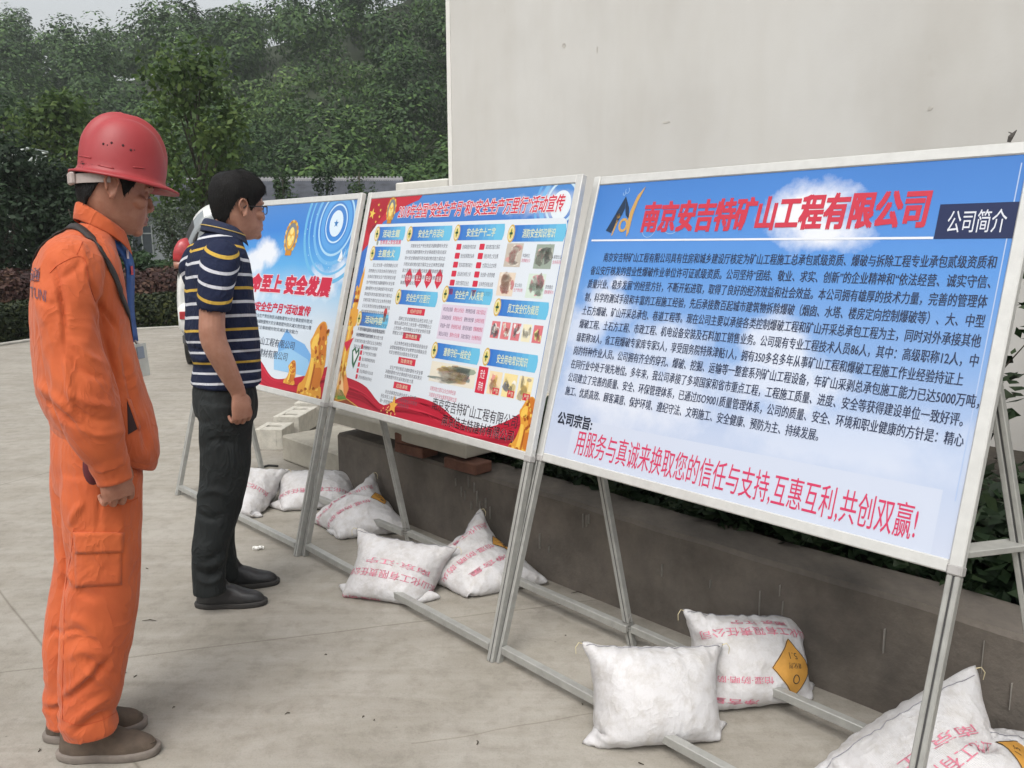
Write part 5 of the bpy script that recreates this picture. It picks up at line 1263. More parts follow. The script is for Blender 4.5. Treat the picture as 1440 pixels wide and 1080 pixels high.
class Person:
    def __init__(s, base, az, rot, label):
        s.root = empty('person', (base[0], base[1], 0), rot, label, 'person'); s.M = np.array(Matrix.Translation(Vector((base[0], base[1], 0))) @ Matrix.Rotation(rot, 4, 'Z')); s.Mi = np.linalg.inv(s.M)
    def px(s, V):
        W_ = np.asarray(V)@s.M[:3, :3].T+s.M[:3, 3]-np.array([0, 0, CAM_H]); r_, u_, f_ = (np.array(q) for q in (crt, cup, fw)); z = W_@f_
        return np.stack([720+F_PX*(W_@r_)/z, 540-F_PX*(W_@u_)/z], 1)
    def toward(s, V):
        C = s.Mi[:3, :3]@np.array([0, 0, CAM_H])+s.Mi[:3, 3]; d = C-np.asarray(V); return d/np.linalg.norm(d, axis=1)[:, None]
    def folds(s, V, Fc, lines):
        """cloth folds along lines traced in the photograph: (points, width px, height m), on the side facing the camera"""
        N = normals(V, Fc); face = np.clip(((N*s.toward(V)).sum(1)+.15)/.35, 0, 1); P = s.px(V); D = np.zeros(len(V))
        for pts, wd, hgt in lines:
            Q = crom(np.array(pts, float), 4*len(pts)); d = np.full(len(V), 1e9); tt = np.zeros(len(V))
            for k in range(len(Q)-1):
                a, b = Q[k], Q[k+1]; ab = b-a; t = np.clip(((P-a)@ab)/(ab@ab+1e-9), 0, 1); e = np.linalg.norm(P-(a+t[:, None]*ab), axis=1); m_ = e < d; d[m_] = e[m_]; tt[m_] = (k+t[m_])/(len(Q)-1)
            D += hgt*np.exp(-(d/wd)**2)*np.clip(np.sin(np.pi*np.clip(tt, .02, .98)), 0, 1)**.5
        return V+N*(1.55*D*face)[:, None]
    def ray_local(s, x, y):
        o = s.Mi@np.array([0, 0, CAM_H, 1]); d = s.Mi[:3, :3]@np.array(ray(x, y)); return Vector(o[:3]), Vector(d).normalized()
    def patch(s, bvh, quad, nu, nv, off):
        """a piece of cloth lying on a garment, its four corners given as seen in the photograph (TL TR BR BL)"""
        q = [np.array(p, float) for p in quad]; V = []
        for j in range(nv+1):
            for i in range(nu+1):
                a = q[0]*(1-i/nu)+q[1]*i/nu; b = q[3]*(1-i/nu)+q[2]*i/nu; p = a*(1-j/nv)+b*j/nv; o, d = s.ray_local(*p); h = bvh.ray_cast(o, d)
                if h[0] is None: h = bvh.find_nearest(o+d*2.6)
                V.append((h[0], h[1]))
        top = [v+n*off for v, n in V]; bot = [v-n*.003 for v, n in V]; w_ = nu+1; k = len(V); F_ = []
        for j in range(nv):
            for i in range(nu): a = j*w_+i; F_.append((a, a+w_, a+w_+1, a+1)); F_.append((a+k, a+1+k, a+w_+1+k, a+w_+k))
        rim = [i for i in range(w_)]+[j*w_+nu for j in range(1, nv+1)]+[nv*w_+i for i in range(nu-1, -1, -1)]+[j*w_ for j in range(nv-1, 0, -1)]
        for a, b in zip(rim, rim[1:]+rim[:1]): F_.append((a, b, b+k, a+k))
        return top+bot, F_
    def snap(s, bvh, pts, off, n=30):
        out = []
        for p in crom(np.array(pts, float), n):
            h = bvh.find_nearest(Vector(p)); d = Vector(p)-h[0]; out.append(h[0]+h[1]*off if d.dot(h[1]) < off else Vector(p))
        return out
def ribbon_strip(pts, wdir, w_, th):
    """flat band along pts, its width along wdir"""
    V = []; n = len(pts)
    for i, p in enumerate(pts):
        t = (pts[min(i+1, n-1)]-pts[max(i-1, 0)]).normalized(); x = Vector(wdir[i] if isinstance(wdir, list) else wdir); x = (x-t*x.dot(t)).normalized(); y = t.cross(x)
        V += [p+x*w_/2+y*th/2, p-x*w_/2+y*th/2, p-x*w_/2-y*th/2, p+x*w_/2-y*th/2]
    F_ = [(4*i+j, 4*i+(j+1) % 4, 4*i+4+(j+1) % 4, 4*i+4+j) for i in range(n-1) for j in range(4)]+[(0, 3, 2, 1), (4*n-4, 4*n-3, 4*n-2, 4*n-1)]
    return V, F_
def crease_bump(M, sc, dist, strength=.55):
    """small sharp creases of worn cotton"""
    t = M.node_tree; L = t.links.new; b = t.nodes['Principled BSDF']; tc = node(t, 'ShaderNodeTexCoord'); mp = node(t, 'ShaderNodeMapping'); mp.inputs['Scale'].default_value = sc; L(tc.outputs['Object'], mp.inputs[0])
    n = node(t, 'ShaderNodeTexNoise', Scale=1.0, Detail=3, Roughness=.55, Distortion=.6); L(mp.outputs[0], n.inputs[0])
    a = node(t, 'ShaderNodeMath'); a.operation = 'SUBTRACT'; L(n.outputs[0], a.inputs[0]); a.inputs[1].default_value = .5; a2 = node(t, 'ShaderNodeMath'); a2.operation = 'ABSOLUTE'; L(a.outputs[0], a2.inputs[0]); a3 = node(t, 'ShaderNodeMath'); a3.operation = 'POWER'; L(a2.outputs[0], a3.inputs[0]); a3.inputs[1].default_value = .6
    bp = node(t, 'ShaderNodeBump', Strength=strength, Distance=dist); bp.invert = True; L(a3.outputs[0], bp.inputs['Height'])
    if b.inputs['Normal'].links: L(b.inputs['Normal'].links[0].from_socket, bp.inputs['Normal'])
    L(bp.outputs[0], b.inputs['Normal'])
def seam(P, bvh, pxs, mt, par, name='seam', r=.0010, off=.0004):
    hits = []
    for x, y in crom(np.array(pxs, float), 4*len(pxs)):
        o, d = P.ray_local(x, y); h = bvh.ray_cast(o, d)
        if h[0]: hits.append(h[0]+h[1]*off)
    if len(hits) > 3: m_ = MB(); m_.tube(hits, [r]*len(hits), n=6); m_.build(name, mt, par, True)
def cloth_noise(V, Fc, amp, sc, seed=0):
    N = normals(V, Fc); a = vnoise(V, sc, seed); b = vnoise(V, tuple(2.3*q for q in sc), seed+5)
    return V+N*(amp*((.28-np.abs(a))*1.5+.5*b))[:, None]

def skin_mat(name, c, c2):
    return mat(name, c, .5, 0, 26, bump=.06, bscale=160, col2=c2, sub=.08, spec=.35, thr=(.35, .7))
hairm = mat('black_hair', (.0075, .007, .007), .62, .3, 90, bump=.35, bscale=240, spec=.2)
lipm = mat('lips', (.22, .085, .07), .5, .1, 60); eyew = mat('eye_white', (.5, .48, .45), .3); eyed = mat('eye_dark', (.012, .009, .008), .3)

def hair_mesh(hairline, thick, Mh, strands, seed, ztop=.118, nth=72, nz=16, lo_noise=.004):
    th = np.linspace(0, 2*np.pi, nth, endpoint=False); rr = np.random.default_rng(seed); V = []; F_ = []
    dd = np.degrees(np.where(th > np.pi, 2*np.pi-th, th)); zl = np.interp(dd, *hairline)+lo_noise*np.array([noise.noise((math.cos(t)*9, math.sin(t)*9, seed)) for t in th])
    for j in range(nz+1):
        f = j/nz; z = zl+(ztop-zl)*f; k = thick(dd, z, f); P = np.stack([head_pt(np.array([t]), zz, kk)[0] for t, zz, kk in zip(th, z, k)]); P[:, 2] += k*np.clip((z-.05)/.06, 0, 1)*.9; V.append(P)
    V = np.vstack(V); V += normals_grid_noise(V, .0035, seed)
    inner = np.vstack([np.stack([head_pt(np.array([t]), zl[i]+(ztop-.01-zl[i])*f, -.012)[0] for i, t in enumerate(th)]) for f in (0, 1)])
    n = nth; o = (nz+1)*n
    for j in range(nz):
        for i in range(n): i2 = (i+1) % n; F_.append((j*n+i, j*n+i2, (j+1)*n+i2, (j+1)*n+i))
    F_.append(tuple(range(nz*n, nz*n+n)))
    for i in range(n): i2 = (i+1) % n; F_.append((i2, i, o+i, o+i2)); F_.append((o+i2, o+i, o+n+i, o+n+i2))
    F_.append(tuple(range(o+n, o+2*n))[::-1]); V = np.vstack([V, inner]); Vl = [tuple(v) for v in V]
    for _ in range(strands):
        j, i = rr.integers(0, nz+1), rr.integers(0, n); p = V[j*n+i]; q = V[max(j-1, 0)*n+i] if j > 0 else p-np.array([0, 0, .01]); d = q-p; d = d/(np.linalg.norm(d)+1e-9); out = unit(p-np.array([-.012, 0, .0])); d = unit(d+out*rr.uniform(-.05, .18)+rr.normal(0, .15, 3)); s_ = unit(np.cross(d, out)); ln = rr.uniform(.006, .014); b = p+out*.0005; o_ = len(Vl)
        Vl += [tuple(b+s_*.0011), tuple(b-s_*.0011), tuple(b+d*ln+out*.002)]; F_.append((o_, o_+1, o_+2))
    V = np.array(Vl); return V@Mh[:3, :3].T+Mh[:3, 3], F_
def normals_grid_noise(V, a, seed): return np.stack([a*vnoise(V, (38, 38, 22), seed+k*7) for k in range(3)], 1)

def shoe(length, wd, hgt, ankle, top_z):
    """leather shoe, heel at x=0, toe at x=length, with its opening at the ankle"""
    L_ = length
    up = loft([(L_*.5, 0, .006, L_*.495, wd*.98), (L_*.49, 0, .022, L_*.485, wd), (L_*.46, 0, .038, L_*.445, wd*.92), (L_*.37, 0, .054, L_*.345, wd*.84), (L_*.30, 0, .072, L_*.27, wd*.78), (L_*.25, 0, hgt, L_*.225, wd*.74), (L_*.22, 0, top_z, ankle, ankle*.85)], n=32, res=18, p=2.5)
    return up
def sole(length, wd, th): return loft([(length*.5, 0, 0, length*.49, wd*1.0), (length*.5, 0, .004, length*.505, wd*1.05), (length*.5, 0, th-.004, length*.51, wd*1.06), (length*.5, 0, th, length*.5, wd*1.02)], n=36, p=2.6)
def waist_in(V, L_):          # narrower at the instep, pointed toe
    V = np.array(V); t = V[:, 0]/L_; V[:, 1] *= 1-.16*np.exp(-((t-.42)/.16)**2)-.10*np.exp(-((t-.05)/.1)**2); return V

# ---------------------------------------------------------------- worker in orange
def worker():
    nf, ff = gp(152, 1062), gp(128, 1036); b = (nf+ff)/2; az = math.atan2(-b.x, b.y); dl = R(7)
    HBS[0] = .86; P = Person(b, az, az+dl, 'man in orange work clothes and a red safety helmet, looking down'); root = P.root
    Mh = head_matrix((.163, 0, 1.605), R(14), R(-1))
    skin = skin_mat('tanned_skin', (.275, .118, .076), (.36, .175, .118))
    # body
    parts = xf(head_solid(), Mh)
    parts.append(tube([(.146, 0, 1.55), (.126, 0, 1.50), (.098, 0, 1.44), (.07, 0, 1.36)], [(.049, .050), (.048, .051), (.056, .060), (.075, .09)], n=24, ref=(1, 0, 0), res=10))
    parts.append(loft([(.055, 0, .86, .085, .14), (.06, 0, 1.05, .085, .14), (.055, 0, 1.25, .085, .16), (.06, 0, 1.37, .07, .14), (.07, 0, 1.43, .05, .08)], 28, 12))
    for s in (-1, 1):
        fx = .055 if s > 0 else 0; parts.append(tube([(.03+fx, s*.15, 1.39), (.0+fx, s*.215, 1.29), (.012+fx, s*.24, 1.12), (.040+fx, s*.24, .97), (.056+fx, s*.236, .905)], [.05, .046, .04, .034, (.022, .029)], n=16, res=14))
        parts.append(tube([(.055, s*.085, .86), (.040, s*.085, .57), (-.01, s*.085, .30), (-.036, s*.085, .12)], [.07, .055, .042, .035], n=16, res=8))
    d = unit((.16, 0, -1)); t = unit((1, .18, .16)); n = np.cross(d, t); n = -n if n[1] > 0 else n
    hp = xf(hand_parts(1, (38, 62, 40), .02, .6), basis((.058, -.236, .895), d, t, n)); parts += hp+[(v+np.array([.055, 0, 0]), f) for v, f in flip_y(hp)]
    V, Fc = remesh(parts, .0023, 3, .4)
    # face sculpting in head space
    Hi = np.linalg.inv(Mh); Q = V@Hi[:3, :3].T+Hi[:3, 3]; N = normals(V, Fc); dsp = np.zeros(len(V))
    for s in (-1, 1):
        g_ = lambda c, r_, a: a*np.exp(-(((Q-np.array(c))/np.array(r_))**2).sum(1))
        dsp += g_((.086, s*.014, .002), (.02, .008, .008), -.0035)+g_((.094, s*.020, -.052), (.02, .006, .012), -.0022)+g_((.05, s*.056, -.052), (.025, .02, .016), -.003)+g_((-.012, s*.088, .002), (.009, .012, .014), -.005)+g_((.06, s*.062, .014), (.02, .02, .012), -.003)
    V = V+N*dsp[:, None]
    body = add_mesh('body', V, Fc, [skin, lipm], root, None, True)
    cen = np.array([np.mean(Q[list(f)], 0) for f in Fc]) if False else None
    Fq = np.array([f[:3] for f in Fc]); C = Q[Fq].mean(1); lips = (C[:, 0] > .082) & (np.abs(C[:, 1]) < .021) & (C[:, 2] < -.0605) & (C[:, 2] > -.0795); body.data.polygons.foreach_set('material_index', lips.astype(np.int32))
    # eyes, brows
    tr = lambda pts: [Vector(Mh[:3, :3]@np.array(p)+Mh[:3, 3]) for p in pts]
    for s in (-1, 1):
        e = MB(); e.tube(tr([(.0845, s*.021, -.0045), (.0888, s*.030, -.0052), (.083, s*.041, -.004)]), [.001, .0030, .001], n=8); e.build('eye', eyed, root, True)
        l = MB(); l.tube(tr([(.0862, s*.020, -.0022), (.0896, s*.030, -.0022), (.0835, s*.0425, -.002)]), [.0006, .0014, .0008], n=6); l.build('eyelash', hairm, root, True)
        l = MB(); l.tube(tr([(.0945, s*.012, .017), (.0945, s*.028, .024), (.080, s*.050, .019)]), [.0018, .0032, .0012], n=7); l.build('eyebrow', hairm, root, True)
    m_ = MB(); m_.tube(tr([(.079, -.024, -.0685), (.0965, -.010, -.0692), (.1000, 0, -.0690), (.0965, .010, -.0692), (.079, .024, -.0685)]), [.0008, .0012, .0012, .0012, .0008], n=6); m_.build('mouth_line', mat('mouth_dark', (.05, .02, .018), .6), root, True)
    hv, hf = hair_mesh(([0, 48, 60, 68, 76, 84, 96, 106, 125, 150, 180], [.06, .055, .03, -.002, -.024, .022, .034, .012, -.035, -.062, -.066]), lambda d_, z, f: .004+.004*np.clip((d_-60)/60, 0, 1)*np.clip(1-f*1.2, .0, 1), Mh, 1500, 3, ztop=.045)
    add_mesh('hair', hv, hf, hairm, root, None, True)
    # helmet
    red = mat('red_helmet', (.255, .017, .021), .50, .12, 7, bump=.03, bscale=120, col2=(.31, .030, .034))
    Mk = np.array(Matrix.Translation(Vector((.191, 0, 1.641))) @ Matrix.Rotation(R(11), 4, 'Y')); A, B_, H = .110, .100, .153; nth, nr = 80, 26; Vh = []; Fh = []
    th = np.linspace(0, 2*np.pi, nth, endpoint=False)
    def shellpt(f, off):
        """f 0 at the crown, 1 at the rim"""
        r_ = np.sin(f*np.pi/2)**.86; z = H*np.cos(f*np.pi/2)**.80; x = A*r_*np.cos(th); y = B_*r_*np.sin(th)
        x = x-.012*np.cos(f*np.pi/2)*np.ones(nth)*.3
        rid = np.exp(-(y/.022)**4)*(.0065)*np.clip((1-f)*4, 0, 1)*np.clip((f*4+.6), 0, 1)
        side = -.003*np.exp(-((np.abs(y)-.036)/.012)**2)*np.clip((1-f)*3, 0, 1)
        k = 1+(rid+side+off)/.11; return np.stack([x*k, y*k, z*k], 1)
    for j in range(nr): Vh.append(shellpt(.02+.98*j/(nr-1), 0))
    fr = (np.cos(th)+1)/2; br = .016+.024*fr**3+.004*(1-fr)**2
    base = Vh[-1]; out = base/np.linalg.norm(base, axis=1)[:, None]
    Vh.append(base+out*.003+np.array([0, 0, -.010])); Vh.append(base+out*(br*.55)[:, None]+np.array([0, 0, -.015])); tip = base+out*br[:, None]; tip[:, 2] -= .018+.004*fr; Vh.append(tip); Vh.append(tip+np.array([0, 0, -.006])); Vh.append(base+out*(br*.5)[:, None]+np.array([0, 0, -.021])); Vh.append(base-out*.006+np.array([0, 0, -.016]))
    for j in range(nr-1, -1, -2): Vh.append(shellpt(.02+.98*j/(nr-1), -.007)-np.array([0, 0, .004]))
    k = len(Vh); Vh = np.vstack(Vh)
    for j in range(k-1):
        for i in range(nth): i2 = (i+1) % nth; Fh.append((j*nth+i, (j+1)*nth+i, (j+1)*nth+i2, j*nth+i2))
    Fh.append(tuple(range(nth))); Fh.append(tuple(range((k-1)*nth, k*nth))[::-1])
    hel = add_mesh('helmet', Vh@Mk[:3, :3].T+Mk[:3, 3], Fh, red, root, None, True)
    dark = mat('vent_dark', (.05, .008, .010), .8); tk = lambda p: Mk[:3, :3]@np.array(p)+Mk[:3, 3]
    bvh = BVHTree.FromPolygons([tuple(v) for v in Vh@Mk[:3, :3].T+Mk[:3, 3]], Fh)
    for x, y, r_ in ((145.5, 202.5, .0036), (157, 201, .0036), (173, 204.5, .0036), (184, 211, .0036), (151, 204, .002), (189, 211, .002)):
        o, dd = P.ray_local(x, y); h = bvh.ray_cast(o, dd)
        if h[0]: v = MB(); v.add(*ell(h[0], (r_*.9, r_*.6, r_))); v.build('vent_hole', dark, hel, True)
    for q in ((138, 232, 160, 237), (187, 235, 203, 236.5), (112, 219, 128, 222)):
        pts = []
        for f in np.linspace(0, 1, 6):
            o, dd = P.ray_local(q[0]+(q[2]-q[0])*f, q[1]+(q[3]-q[1])*f); h = bvh.ray_cast(o, dd)
            if h[0]: pts.append(h[0])
        if len(pts) > 2: v = MB(); v.tube(pts, [.0022]*len(pts), n=6); v.build('moulded_rib', red, hel, True)
    # suspension band showing at the back, with its knob
    band = mat('grey_band', (.36, .31, .29), .7, .15, 40); t_ = np.linspace(R(95), R(265), 40); bp = [Vector(Mh[:3, :3]@np.append(head_pt(np.array([a]), .012-.012*(-math.cos(a)), .011)[0][:2], .016-.022*max(0, -math.cos(a)))+Mh[:3, 3]) for a in t_]
    v, f = ribbon_strip(bp, (0, 0, 1), .024, .004); sb = add_mesh('suspension_band', v, f, band, hel)
    kn = MB(); c = Vector(Mh[:3, :3]@np.array((-.101, -.012, -.006))+Mh[:3, 3]); kn.box(c, (.014, .05, .032), bev=.004); kn.build('band_clip', band, sb)
    # jacket
    org = mat('orange_cloth', (.41, .070, .0165), .85, 0, 5, bump=.12, bscale=420, col2=(.52, .108, .026), sheen=.1, thr=(.3, .75))
    crease_bump(org, (9, 9, 6), .028, .40)
    J = [loft([(.083, 0, .892, .112, .160, -.55), (.085, 0, .905, .128, .182, -.55), (.087, 0, .940, .138, .192, -.42), (.078, 0, 1.0, .138, .196, -.2), (.064, 0, 1.08, .130, .194, 0), (.056, 0, 1.17, .121, .192, 0), (.053, 0, 1.26, .114, .197, 0), (.056, 0, 1.34, .108, .203, 0), (.060, 0, 1.395, .101, .192, 0), (.068, 0, 1.435, .090, .155, 0), (.082, 0, 1.468, .074, .105, 0), (.100, 0, 1.492, .060, .070, 0), (.112, 0, 1.508, .052, .058, 0)], 48, 46, 2.2)]
    for s in (-1, 1):
        fx = .055 if s > 0 else 0
        J.append(tube([(.05+fx*.3, s*.13, 1.405), (.022+fx*.7, s*.172, 1.392), (.0+fx, s*.212, 1.31), (.0+fx, s*.234, 1.19), (.012+fx, s*.246, 1.10), (.028+fx, s*.246, .985), (.050+fx, s*.242, .925), (.056+fx, s*.239, .895)], [.066, .074, .071, .068, .075, .066, .050, .046], n=26, ref=(1, 0, 0), res=40))
    V, Fc = remesh(J, .0058, 4, .5)
    V = cloth_noise(V, Fc, .0048, (9, 9, 5), 3); V = cloth_noise(V, Fc, .0022, (20, 20, 14), 8)
    V = P.folds(V, Fc, [([(75, 372), (88, 430), (92, 505)], 4, -.010), ([(84, 430), (95, 520), (104, 590)], 5, .006), ([(112, 340), (120, 372), (130, 400)], 5, .006), ([(122, 378), (140, 425), (152, 470)], 3.5, -.010), ([(134, 440), (150, 480), (161, 520), (166, 560)], 4, -.008), ([(142, 430), (156, 448), (163, 462)], 3, -.008), ([(96, 470), (122, 500), (146, 512)], 6, .005), ([(92, 500), (118, 522), (148, 534)], 5, -.005), ([(94, 548), (124, 566), (160, 572)], 6, .005), ([(100, 570), (132, 590), (168, 590)], 5, -.004),
        ([(110, 600), (140, 612), (176, 606)], 5, .004), ([(60, 560), (85, 582), (108, 600)], 5, -.007), ([(52, 540), (78, 560), (100, 585)], 6, .006), ([(62, 500), (66, 540), (74, 566)], 5, -.005), ([(178, 480), (186, 520), (196, 560)], 5, .004), ([(174, 500), (183, 545), (193, 590)], 4, -.006), ([(196, 590), (204, 612), (206, 635)], 5, -.005), ([(80, 300), (72, 330), (62, 365)], 6, .003), ([(56, 420), (70, 428), (82, 424)], 5, -.003), ([(120, 360), (104, 380), (84, 392)], 5, -.004), ([(105, 350), (118, 365), (126, 385)], 3, -.005)])
    jk = add_mesh('jacket', V, Fc, org, root, None, True); jb = BVHTree.FromPolygons([tuple(v) for v in V], Fc)
    sm_ = mat('orange_seam', (.40, .060, .016), .9)
    for q_ in ([(70, 384), (80, 374), (94, 366), (108, 361), (119, 364), (122, 380)], [(122, 380), (126, 400), (134, 424)], [(108, 358), (112, 350), (116, 340)]): seam(P, jb, q_, sm_, jk)
    # cuffs, hem band, collar
    for s in (-1, 1):
        fx = .055 if s > 0 else 0; c = MB(); c.add(*tube([(.052+fx, s*.240, .922), (.056+fx, s*.239, .898), (.062+fx, s*.237, .872), (.066+fx, s*.236, .850)], [(.047, .042), (.049, .043), (.044, .036), (.043, .034)], n=26, ref=(1, 0, 0), res=10)); c.build('cuff', org, jk, True)
    hb = MB(); hb.add(*loft([(.083, 0, .880, .116, .160, -.55), (.084, 0, .886, .124, .172, -.55), (.086, 0, .912, .130, .184, -.55), (.086, 0, .920, .124, .178, -.55)], 64, 10)); hbo = hb.build('waistband', org, jk, True)
    def collar(name, cxy, z0, r0, r1, up, drop, mt, gap, par, tip=0.0, lean=0.0):
        """turned-down collar: stand, fold and fall, open in front"""
        V_ = []; n_ = 49; F_ = []
        for i in range(n_):
            a = gap+(2*math.pi-2*gap)*i/(n_-1); f = (1+math.cos(a))/2; ca, sa = math.cos(a), math.sin(a)
            zz = z0-lean*ca; ww = f**6
            for k, (q, z) in enumerate(((0, 0), (-.003, up*.5), (.0, up*(1-.25*f)), (.010, up*(1-.25*f)+.002), (.014, up*.55-.008*f), (.019+.010*ww, up*.2-drop*(.5+.5*f)-tip*ww))):
                V_.append((cxy[0]+(r0+q)*ca, cxy[1]+(r1+q)*sa, zz+z))
        for i in range(n_-1):
            for k in range(5): F_.append((i*6+k, (i+1)*6+k, (i+1)*6+k+1, i*6+k+1))
        o = add_mesh(name, V_, F_, mt, par, None, True); md = o.modifiers.new('t', 'SOLIDIFY'); md.thickness = .0035; md.offset = 0; ms = o.modifiers.new('s', 'SUBSURF'); ms.levels = ms.render_levels = 1; return o
    collar('collar', (.128, 0), 1.480, .048, .054, .050, .012, org, R(26), jk, .045, .034)
    # front placket edge, chest pocket opening, lettering on the back
    ink = mat('back_print', (.10, .075, .12), .8)
    for t, quad in (('通', ((44, 377), (58, 377), (56, 396), (43, 396))), ('TUNI', ((43.5, 403), (66, 409), (65, 425), (43.5, 417)))):
        A, Ft = text_mesh(t); lo, hi = A.min(0), A.max(0); VV = []; q = [np.array(p, float) for p in quad]
        for x, y in A:
            a, c = (x-lo[0])/(hi[0]-lo[0]), (y-lo[1])/(hi[1]-lo[1]); p = (q[3]*(1-a)+q[2]*a)*(1-c)+(q[0]*(1-a)+q[1]*a)*c; o, dd = P.ray_local(*p); h = jb.ray_cast(o, dd)
            if h[0] is None: h = jb.find_nearest(o+dd*2.55)
            VV.append(h[0]+h[1]*.0022)
        add_mesh('back_lettering', VV, Ft, ink, jk)
    # dark opening of the side pocket and its white thread
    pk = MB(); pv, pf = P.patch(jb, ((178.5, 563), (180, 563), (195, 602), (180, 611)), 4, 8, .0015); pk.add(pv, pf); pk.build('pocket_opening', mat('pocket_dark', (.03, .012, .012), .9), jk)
    for q in (((177, 560), (182, 562), (196, 600), (194, 606)),):
        v, f = P.patch(jb, q, 3, 8, .004); add_mesh('pocket_welt', v, f, org, jk, None, True)
    # crossbody strap and the navy bag at the far hip
    strap = mat('black_strap', (.018, .014, .013), .7, .2, 50)
    hits = []
    for x, y in ((57, 349), (70, 331), (86, 321), (104, 319.5), (121, 329), (139, 350), (154, 377), (163, 396), (170, 420)):
        o, dd = P.ray_local(x, y); h = jb.ray_cast(o, dd); h = h if h[0] else jb.find_nearest(o+dd*2.55); hits.append(h[0]+h[1]*.004)
    pts = [Vector((.0, .20, 1.14)), Vector((-.035, .15, 1.30)), Vector((-.03, .07, 1.42))]+hits[1:]+[Vector((.178, .02, 1.17)), Vector((.190, .07, 1.06)), Vector((.19, .12, .96))]
    pts = P.snap(jb, [tuple(p) for p in pts], .004, 60); wd = []
    for i, p in enumerate(pts): h = jb.find_nearest(p); t = (pts[min(i+1, 59)]-pts[max(i-1, 0)]).normalized(); wd.append(tuple(t.cross(h[1])))
    v, f = ribbon_strip(pts, wd, .020, .0035); st = add_mesh('shoulder_strap', v, f, strap, root, None, True)
    bg_ = MB(); bg_.add(*loft([(.165, .135, .855, .055, .075), (.165, .135, .87, .066, .085), (.168, .135, .97, .058, .080), (.172, .13, 1.03, .030, .066), (.176, .12, 1.06, .012, .03)], 28, 16, 3.2)); bg_.build('satchel', mat('navy_canvas', (.020, .022, .045), .85, .2, 60, bump=.15, bscale=300), root, True)
    # lanyard and pass
    blue = mat('blue_lanyard', (.018, .075, .26), .55, .15, 30); 
    for s, yo in ((-1, -.012), (1, .012)):
        L1 = [Vector(p) for p in crom([(.118, s*.058, 1.495), (.160, s*.042, 1.452), (.186, s*.022, 1.405), (.186, s*.012, 1.34), (.181, s*.006, 1.27), (.186, 0, 1.18)], 26)]
        v, f = ribbon_strip(L1, (.55, 1, .2) if s > 0 else (.9, .8, .15), .034, .0018); ly = add_mesh('lanyard', v, f, blue, root, None, True)
        for zc in (8, 12):
            p = L1[zc]; v, f = ribbon_strip([p+Vector((.003, -.004, .012)), p+Vector((.003, -.004, -.012))], (.6, 1, .15), .014, .0012); add_mesh('lanyard_print', v, f, mat('lanyard_white', (.55, .5, .55), .6) if zc == 8 else mat('lanyard_red', (.5, .05, .06), .6), ly)
    pw = mat('pass_plastic', (.50, .52, .47), .5, .1, 25); c = MB(); c.box((.196, -.012, 1.128), (.004, .060, .094), (.62, -.78, .08), (.78, .62, 0), (-.05, .06, 1), .0015); po = c.build('name_pass', pw, root)
    k = MB(); k.box((.1975, -.0135, 1.150), (.003, .028, .034), (.62, -.78, .08), (.78, .62, 0), (-.05, .06, 1), .001); k.build('pass_photo', mat('pass_picture', (.25, .3, .36), .4), po)
    k = MB(); k.tube([(.187, -.002, 1.185), (.191, -.003, 1.178), (.194, -.004, 1.172)], [.003, .004, .003], n=7); k.build('pass_clip', mat('clip_metal', (.4, .4, .4), .3, metal=.8), po)
    fl = MB(); 
    # trousers
    T = [loft([(.06, 0, .775, .105, .172), (.062, 0, .80, .111, .176), (.058, 0, .88, .108, .172), (.05, 0, .96, .09, .15)], 40, 14)]
    for s, xs in ((-1, (.060, .052, .044, .022, .000, -.016, -.030, -.030, -.029)), (1, (.058, .050, .040, .018, -.016, -.034, -.048, -.047, -.046))):
        zz = (.84, .74, .58, .45, .33, .23, .17, .128, .106) if s < 0 else (.84, .74, .58, .45, .33, .21, .13, .085, .062); rx = (.100, .101, .094, .096, .091, .081, .074, .074, .072); ry = (.092, .094, .088, .084, .080, .075, .072, .074, .072)
        T.append(tube([(x, s*.088, z) for x, z in zip(xs, zz)], list(zip(rx, ry)), n=30, ref=(1, 0, 0), res=40))
    V, Fc = remesh(T, .0058, 4, .5)
    V = cloth_noise(V, Fc, .0045, (9, 9, 7), 13); low = np.clip((.40-V[:, 2])/.25, 0, 1); N = normals(V, Fc); V = V+N*(low*.007*((.25-np.abs(vnoise(V, (7, 7, 21), 3)))*1.5))[:, None]
    q = lambda *p: [(x*.3518, 700+y*.3518) for x, y in p]
    V = P.folds(V, Fc, [(q((245, 830), (330, 760), (400, 690), (440, 640)), 5, -.007), (q((250, 790), (330, 720), (390, 660)), 5, .006), (q((300, 940), (380, 880), (450, 850)), 5, -.007), (q((270, 920), (350, 850), (420, 800)), 6, .006), (q((330, 680), (400, 730), (460, 780)), 5, .006), (q((340, 640), (420, 690), (470, 720)), 5, -.006), (q((270, 640), (340, 610), (440, 640)), 6, .005), (q((250, 590), (330, 560), (400, 590)), 6, -.004), (q((270, 480), (340, 500), (400, 560)), 7, .004), (q((250, 330), (320, 380), (400, 400)), 7, -.004), (q((255, 270), (290, 330), (300, 380)), 6, .005), (q((265, 150), (262, 260), (250, 380)), 5, -.007), (q((240, 540), (300, 530), (340, 540)), 4, -.005), (q((470, 60), (500, 200), (500, 340)), 8, .004), (q((330, 20), (300, 60), (280, 110)), 5, .006), (q((400, 0), (395, 60), (390, 120)), 4, -.004), (q((190, 560), (215, 530), (240, 550)), 4, -.006), (q((178, 840), (205, 850), (238, 840)), 4, -.006)])
    tr_ = add_mesh('trousers', V, Fc, org, root, None, True); tb = BVHTree.FromPolygons([tuple(v) for v in V], Fc)
    for q_ in ([(104, 742), (100, 780), (92, 830), (90, 900), (88, 960), (88, 1012)], [(88, 1012), (110, 1020), (140, 1014), (163, 1002)], [(150, 712), (176, 708), (194, 700)]): seam(P, tb, q_, sm_, tr_)
